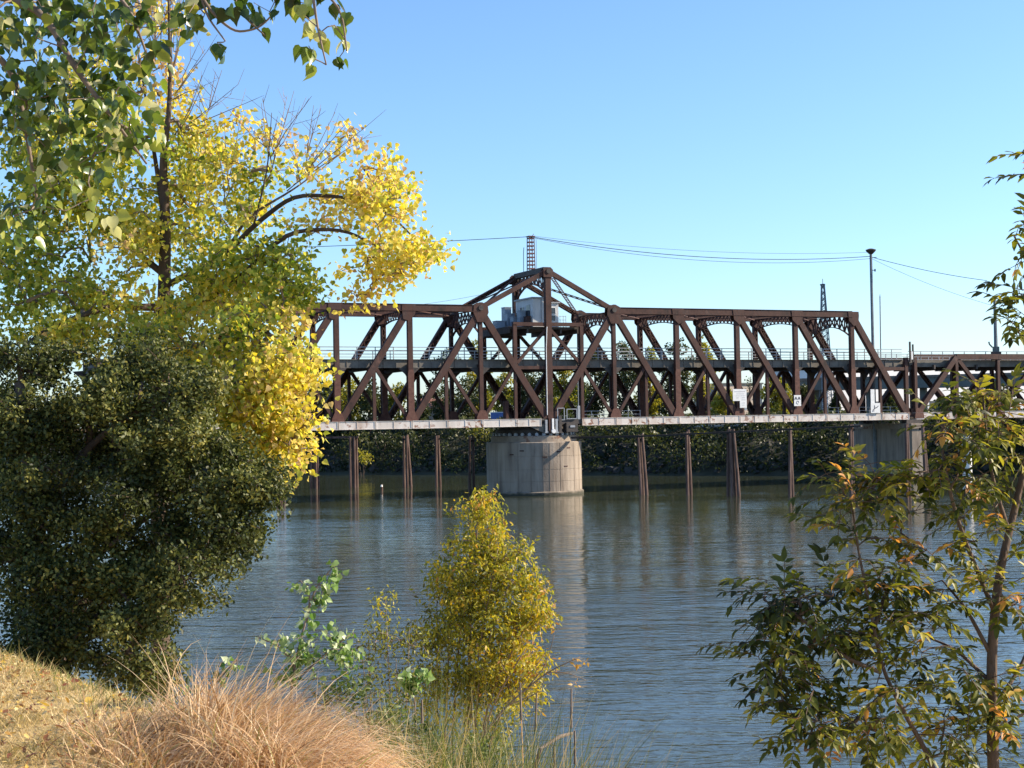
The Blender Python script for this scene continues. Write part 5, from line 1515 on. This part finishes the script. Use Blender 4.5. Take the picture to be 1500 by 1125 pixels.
bunch(-1.32, 7.8, 1000, .40, .70, 1.5, .0, 'largest tan grass clump below the sapling', .60, .2, (.5, 1.8))
bunch(-1.08, 7.65, 1000, .45, .72, 1.2, 0, 'tan grass clump drooping to the right by the reeds', .66, .18, (.8, 2.2))
bunch(-1.64, 7.45, 1000, .22, .44, 1.0, 0, 'nearest tan grass clump at the bottom edge', .48, .25, (.5, 2.2))
bunch(-1.32, 7.25, 1000, .34, .58, 1.2, 0, 'tan grass clump at the bottom edge left of the reeds', .56, .22, (.7, 2.3))
bunch(-1.26, 8.5, 700, .6, 1.0, 1.2, .1, 'greener grass clump behind the sapling base', .84, .22, (.3, 1.4))
bunch(-1.02, 7.15, 800, .42, .64, .8, 0, 'pale grass clump at the bottom edge beside the green reeds', .72, .16, (.8, 2.2))
# green reeds and weeds below the willow
n = 7500
x = nrg.uniform(-1.05, .7, n); y = nrg.uniform(8.4, 12.5, n)
hgt = np.clip(1.75-.75*(x+.6), .3, 2.2)*nrg.uniform(.5, 1.0, n)
zb = near_h(x, y)
top_lim = 10.05-y*np.interp(x/y*F_PX+750, [480, 560, 620, 700, 780, 830, 880], [.186, .178, .176, .184, .193, .207, .240])
hgt = np.clip((top_lim-zb)*np.where(nrg.random(n) < .25, nrg.uniform(.8, 1.15, n), nrg.uniform(.55, .92, n)), .2, 3)
blades('river_reeds', np.stack([x, y, zb], 1), hgt, nrg.normal(0, .3, (n, 2)), nrg.uniform(.02, .9, n), nrg.uniform(.005, .011, n), np.clip(nrg.normal(.62, .33, n), 0, 1), M['grass_green'], 6, 'green reeds and weeds below the willow')
def weeds():
    C, ct = lumpy([(545, 1040, 40, 30, 10.2, .4, 26, .45), (590, 1075, 44, 34, 10.4, .4, 30, .35), (640, 1095, 44, 26, 10.6, .4, 26, .45), (700, 1105, 50, 18, 10.8, .4, 24, .5), (500, 1020, 34, 20, 9.6, .3, 14, .5)], 5, .10, .12)
    Pp, A, Nn, S, t, _ = scatter(C, ct, 16, .09, .042, .2, -.2)
    me = leaves_mesh('bank_weeds', LEAF_LANCE, Pp, A, Nn, S, t)
    tag(link('bank_weeds', me, M['leaf_weed']), 'tangle of green leafy weeds between tan grass and willow', 'weeds', kind='stuff')
    stems = MB()
    for c in C[::3]:
        stems.tube([(c[0]+rnd.gauss(0, .05), c[1]+rnd.gauss(0, .05), nh(c[0], c[1])), tuple(c)], [.005, .002], 4, False)
    tag(stems.build('weed_stems', M['twig']), 'thin stems under the green leafy weeds', 'weeds', kind='stuff')
weeds()
# a few tall single reeds
def reed(u, v, Y, label, tint, lean=.06):
    t = px(u, v, Y)
    e = tag(empty('tall_reed', (t.x-lean, Y, nh(t.x-lean, Y)-.03)), label, 'reed', 'single tall reeds by the water')
    h = t.z-e.location.z
    mb = MB(); mb.tube([(0, 0, 0), (lean*.3, 0, h*.5), (lean, 0, h)], [.007, .006, .003], 5); o = mb.build('stalk', M['grass_green'] if tint < .5 else M['grass_tan'], e)
    a = o.data.attributes.new('tint', 'FLOAT', 'FACE'); a.data.foreach_set('value', np.full(len(o.data.polygons), tint, np.float32))
    mb = MB(); mb.tube([(lean*.9, 0, h*.9), (lean, 0, h*1.01)], [.009, .006], 6); o = mb.build('seed_head', M['twig'], e)
reed(837, 1014, 11.0, 'tall green reed standing alone furthest right against the water', .45)
reed(842, 1075, 10.5, 'short green reed beside the lone right reed', .4, .03)
reed(762, 1005, 10.8, 'straw-coloured reed stalk right of the willow', .7, -.03)
reed(786, 1020, 11.0, 'green reed leaning right below the willow', .4, .12)
reed(618, 1028, 9.6, 'green reed upright left of the willow stems', .42, .01)
reed(1160 if False else 812, 1098, 9.8, 'short straw stub at the bottom right of the reeds', .75, .02)

# bare branches reaching over the water right of the willow
def snag():
    Y = 15.8
    bx = px(700, 1100, Y).x
    base = Vector((bx, Y, nh(bx, Y)-.1))
    r = tag(empty('bare_branch', base), 'thin bare branch with few dead leaves reaching right over the water', 'branch')
    l = [base, px(690, 1100, Y), px(740, 1035, Y), px(800, 985, Y), px(850, 962, Y)]
    limb(r, l, .018, .004, M['twig'], 'stem', 6)
    for q in ([px(770, 1010, Y), px(800, 975, Y), px(812, 930, Y)], [px(800, 985, Y), px(830, 985, Y), px(858, 996, Y)], [px(740, 1035, Y), px(790, 1015, Y), px(800, 990, Y)]):
        limb(r, q, .008, .003, M['twig'], 'side_twig', 5)
    C, ct = blobs([(850, 970, 12, 8, Y, .1, 5, .95), (842, 1000, 10, 5, Y, .1, 2, .95), (800, 880, 14, 30, Y, .1, 5, .95), (790, 1010, 20, 8, Y, .1, 3, .8)])
    Pp, A, Nn, S, t, _ = scatter(C, ct, 3, .06, .06, .05)
    place_leaves(r, LEAF_LANCE, 'wi', M['leaf_willow'], Pp, A, Nn, S, t, 40)
snag()
# driftwood stick by the reeds
def stick():
    a, b = px(792, 1096, 12.4), px(838, 1074, 12.6)
    mb = MB()
    f = Vector((a.x-.6, 12.2, nh(a.x-.6, 12.2)-.02))
    mb.tube([f, a, a.lerp(b, .6)+Vector((0, 0, .02)), b], [.02, .018, .016, .013], 7)
    tag(mb.build('dead_stick', M['twig']), 'dead stick poking out of the reeds at the water', 'stick')
stick()

# fallen leaves on the turf
pal = []
spots = [(68, 1035, .72), (82, 1065, .15), (165, 1070, .2), (105, 1090, .85), (40, 1110, .12), (150, 1048, .9), (32, 1018, .3), (20, 1075, .6), (60, 975, .7), (135, 1025, .75), (45, 1000, .2), (110, 1000, .1), (180, 1015, .9), (210, 1060, .95),
         (90, 1110, .4), (140, 1105, .5), (5, 1045, .3), (55, 1055, .45), (120, 1060, .35), (28, 985, .5), (75, 1015, .25), (190, 1045, .5), (15, 1100, .85), (160, 1115, .9), (100, 1040, .55)]
seen = set()
for i, (u, v, tq) in enumerate(spots):
    cw = 'dark red-brown' if tq < .18 else 'rust-brown' if tq < .42 else 'orange-tan' if tq < .65 else 'golden yellow' if tq < .8 else 'pale straw'
    lbl = '%s fallen leaf on the turf, %s, %s' % (cw, 'near the bank edge' if v < 1020 else 'at the bottom edge' if v > 1085 else 'midway down',
                                                 'far left' if u < 62 else 'left of the grass clumps' if u < 130 else 'beside the grass clumps')
    if lbl in seen: continue
    seen.add(lbl)
    # walk the ray to the turf
    Yq = 6.5
    while Yq < 12:
        p = px(u, v, Yq)
        if p.z <= nh(p.x, Yq)+.03: break
        Yq += .03
    key = ('lit', int(tq*9))
    if key not in _leafvar:
        me = np_mesh('fallen_leaf', LEAF_DELTA[0], LEAF_DELTA[1], np.full(len(LEAF_DELTA[1]), tq)); me.materials.append(M['litter']); _leafvar[key] = me
    o = bpy.data.objects.new('fallen_leaf', _leafvar[key]); col.objects.link(o)
    o.location = (p.x, Yq, nh(p.x, Yq)+.03); s = rnd.uniform(.05, .075); o.scale = (s, s, s)
    o.rotation_euler = (rnd.uniform(-.7, .7), rnd.uniform(-.7, .7), rnd.uniform(0, 6.3))
    tag(o, lbl, 'leaf', 'fallen leaves on the turf')
n = 2600
x = nrg.uniform(-4.2, -1.5, n); y = nrg.uniform(6.4, 11, n); k = y < near_edge(x)+.2; x, y = x[k], y[k]; n = len(x)
A = unit(n)*np.array([1, 1, .35]); Nn = unit(n)*.5+np.array([0, 0, 1])
me = leaves_mesh('leaf_litter', LEAF_OVAL, np.stack([x, y, near_h(x, y)+.025], 1), A, Nn, nrg.uniform(.018, .05, n), nrg.random(n))
tag(link('leaf_litter', me, M['litter']), 'scatter of small dry leaves in the turf', 'leaf litter', kind='stuff')
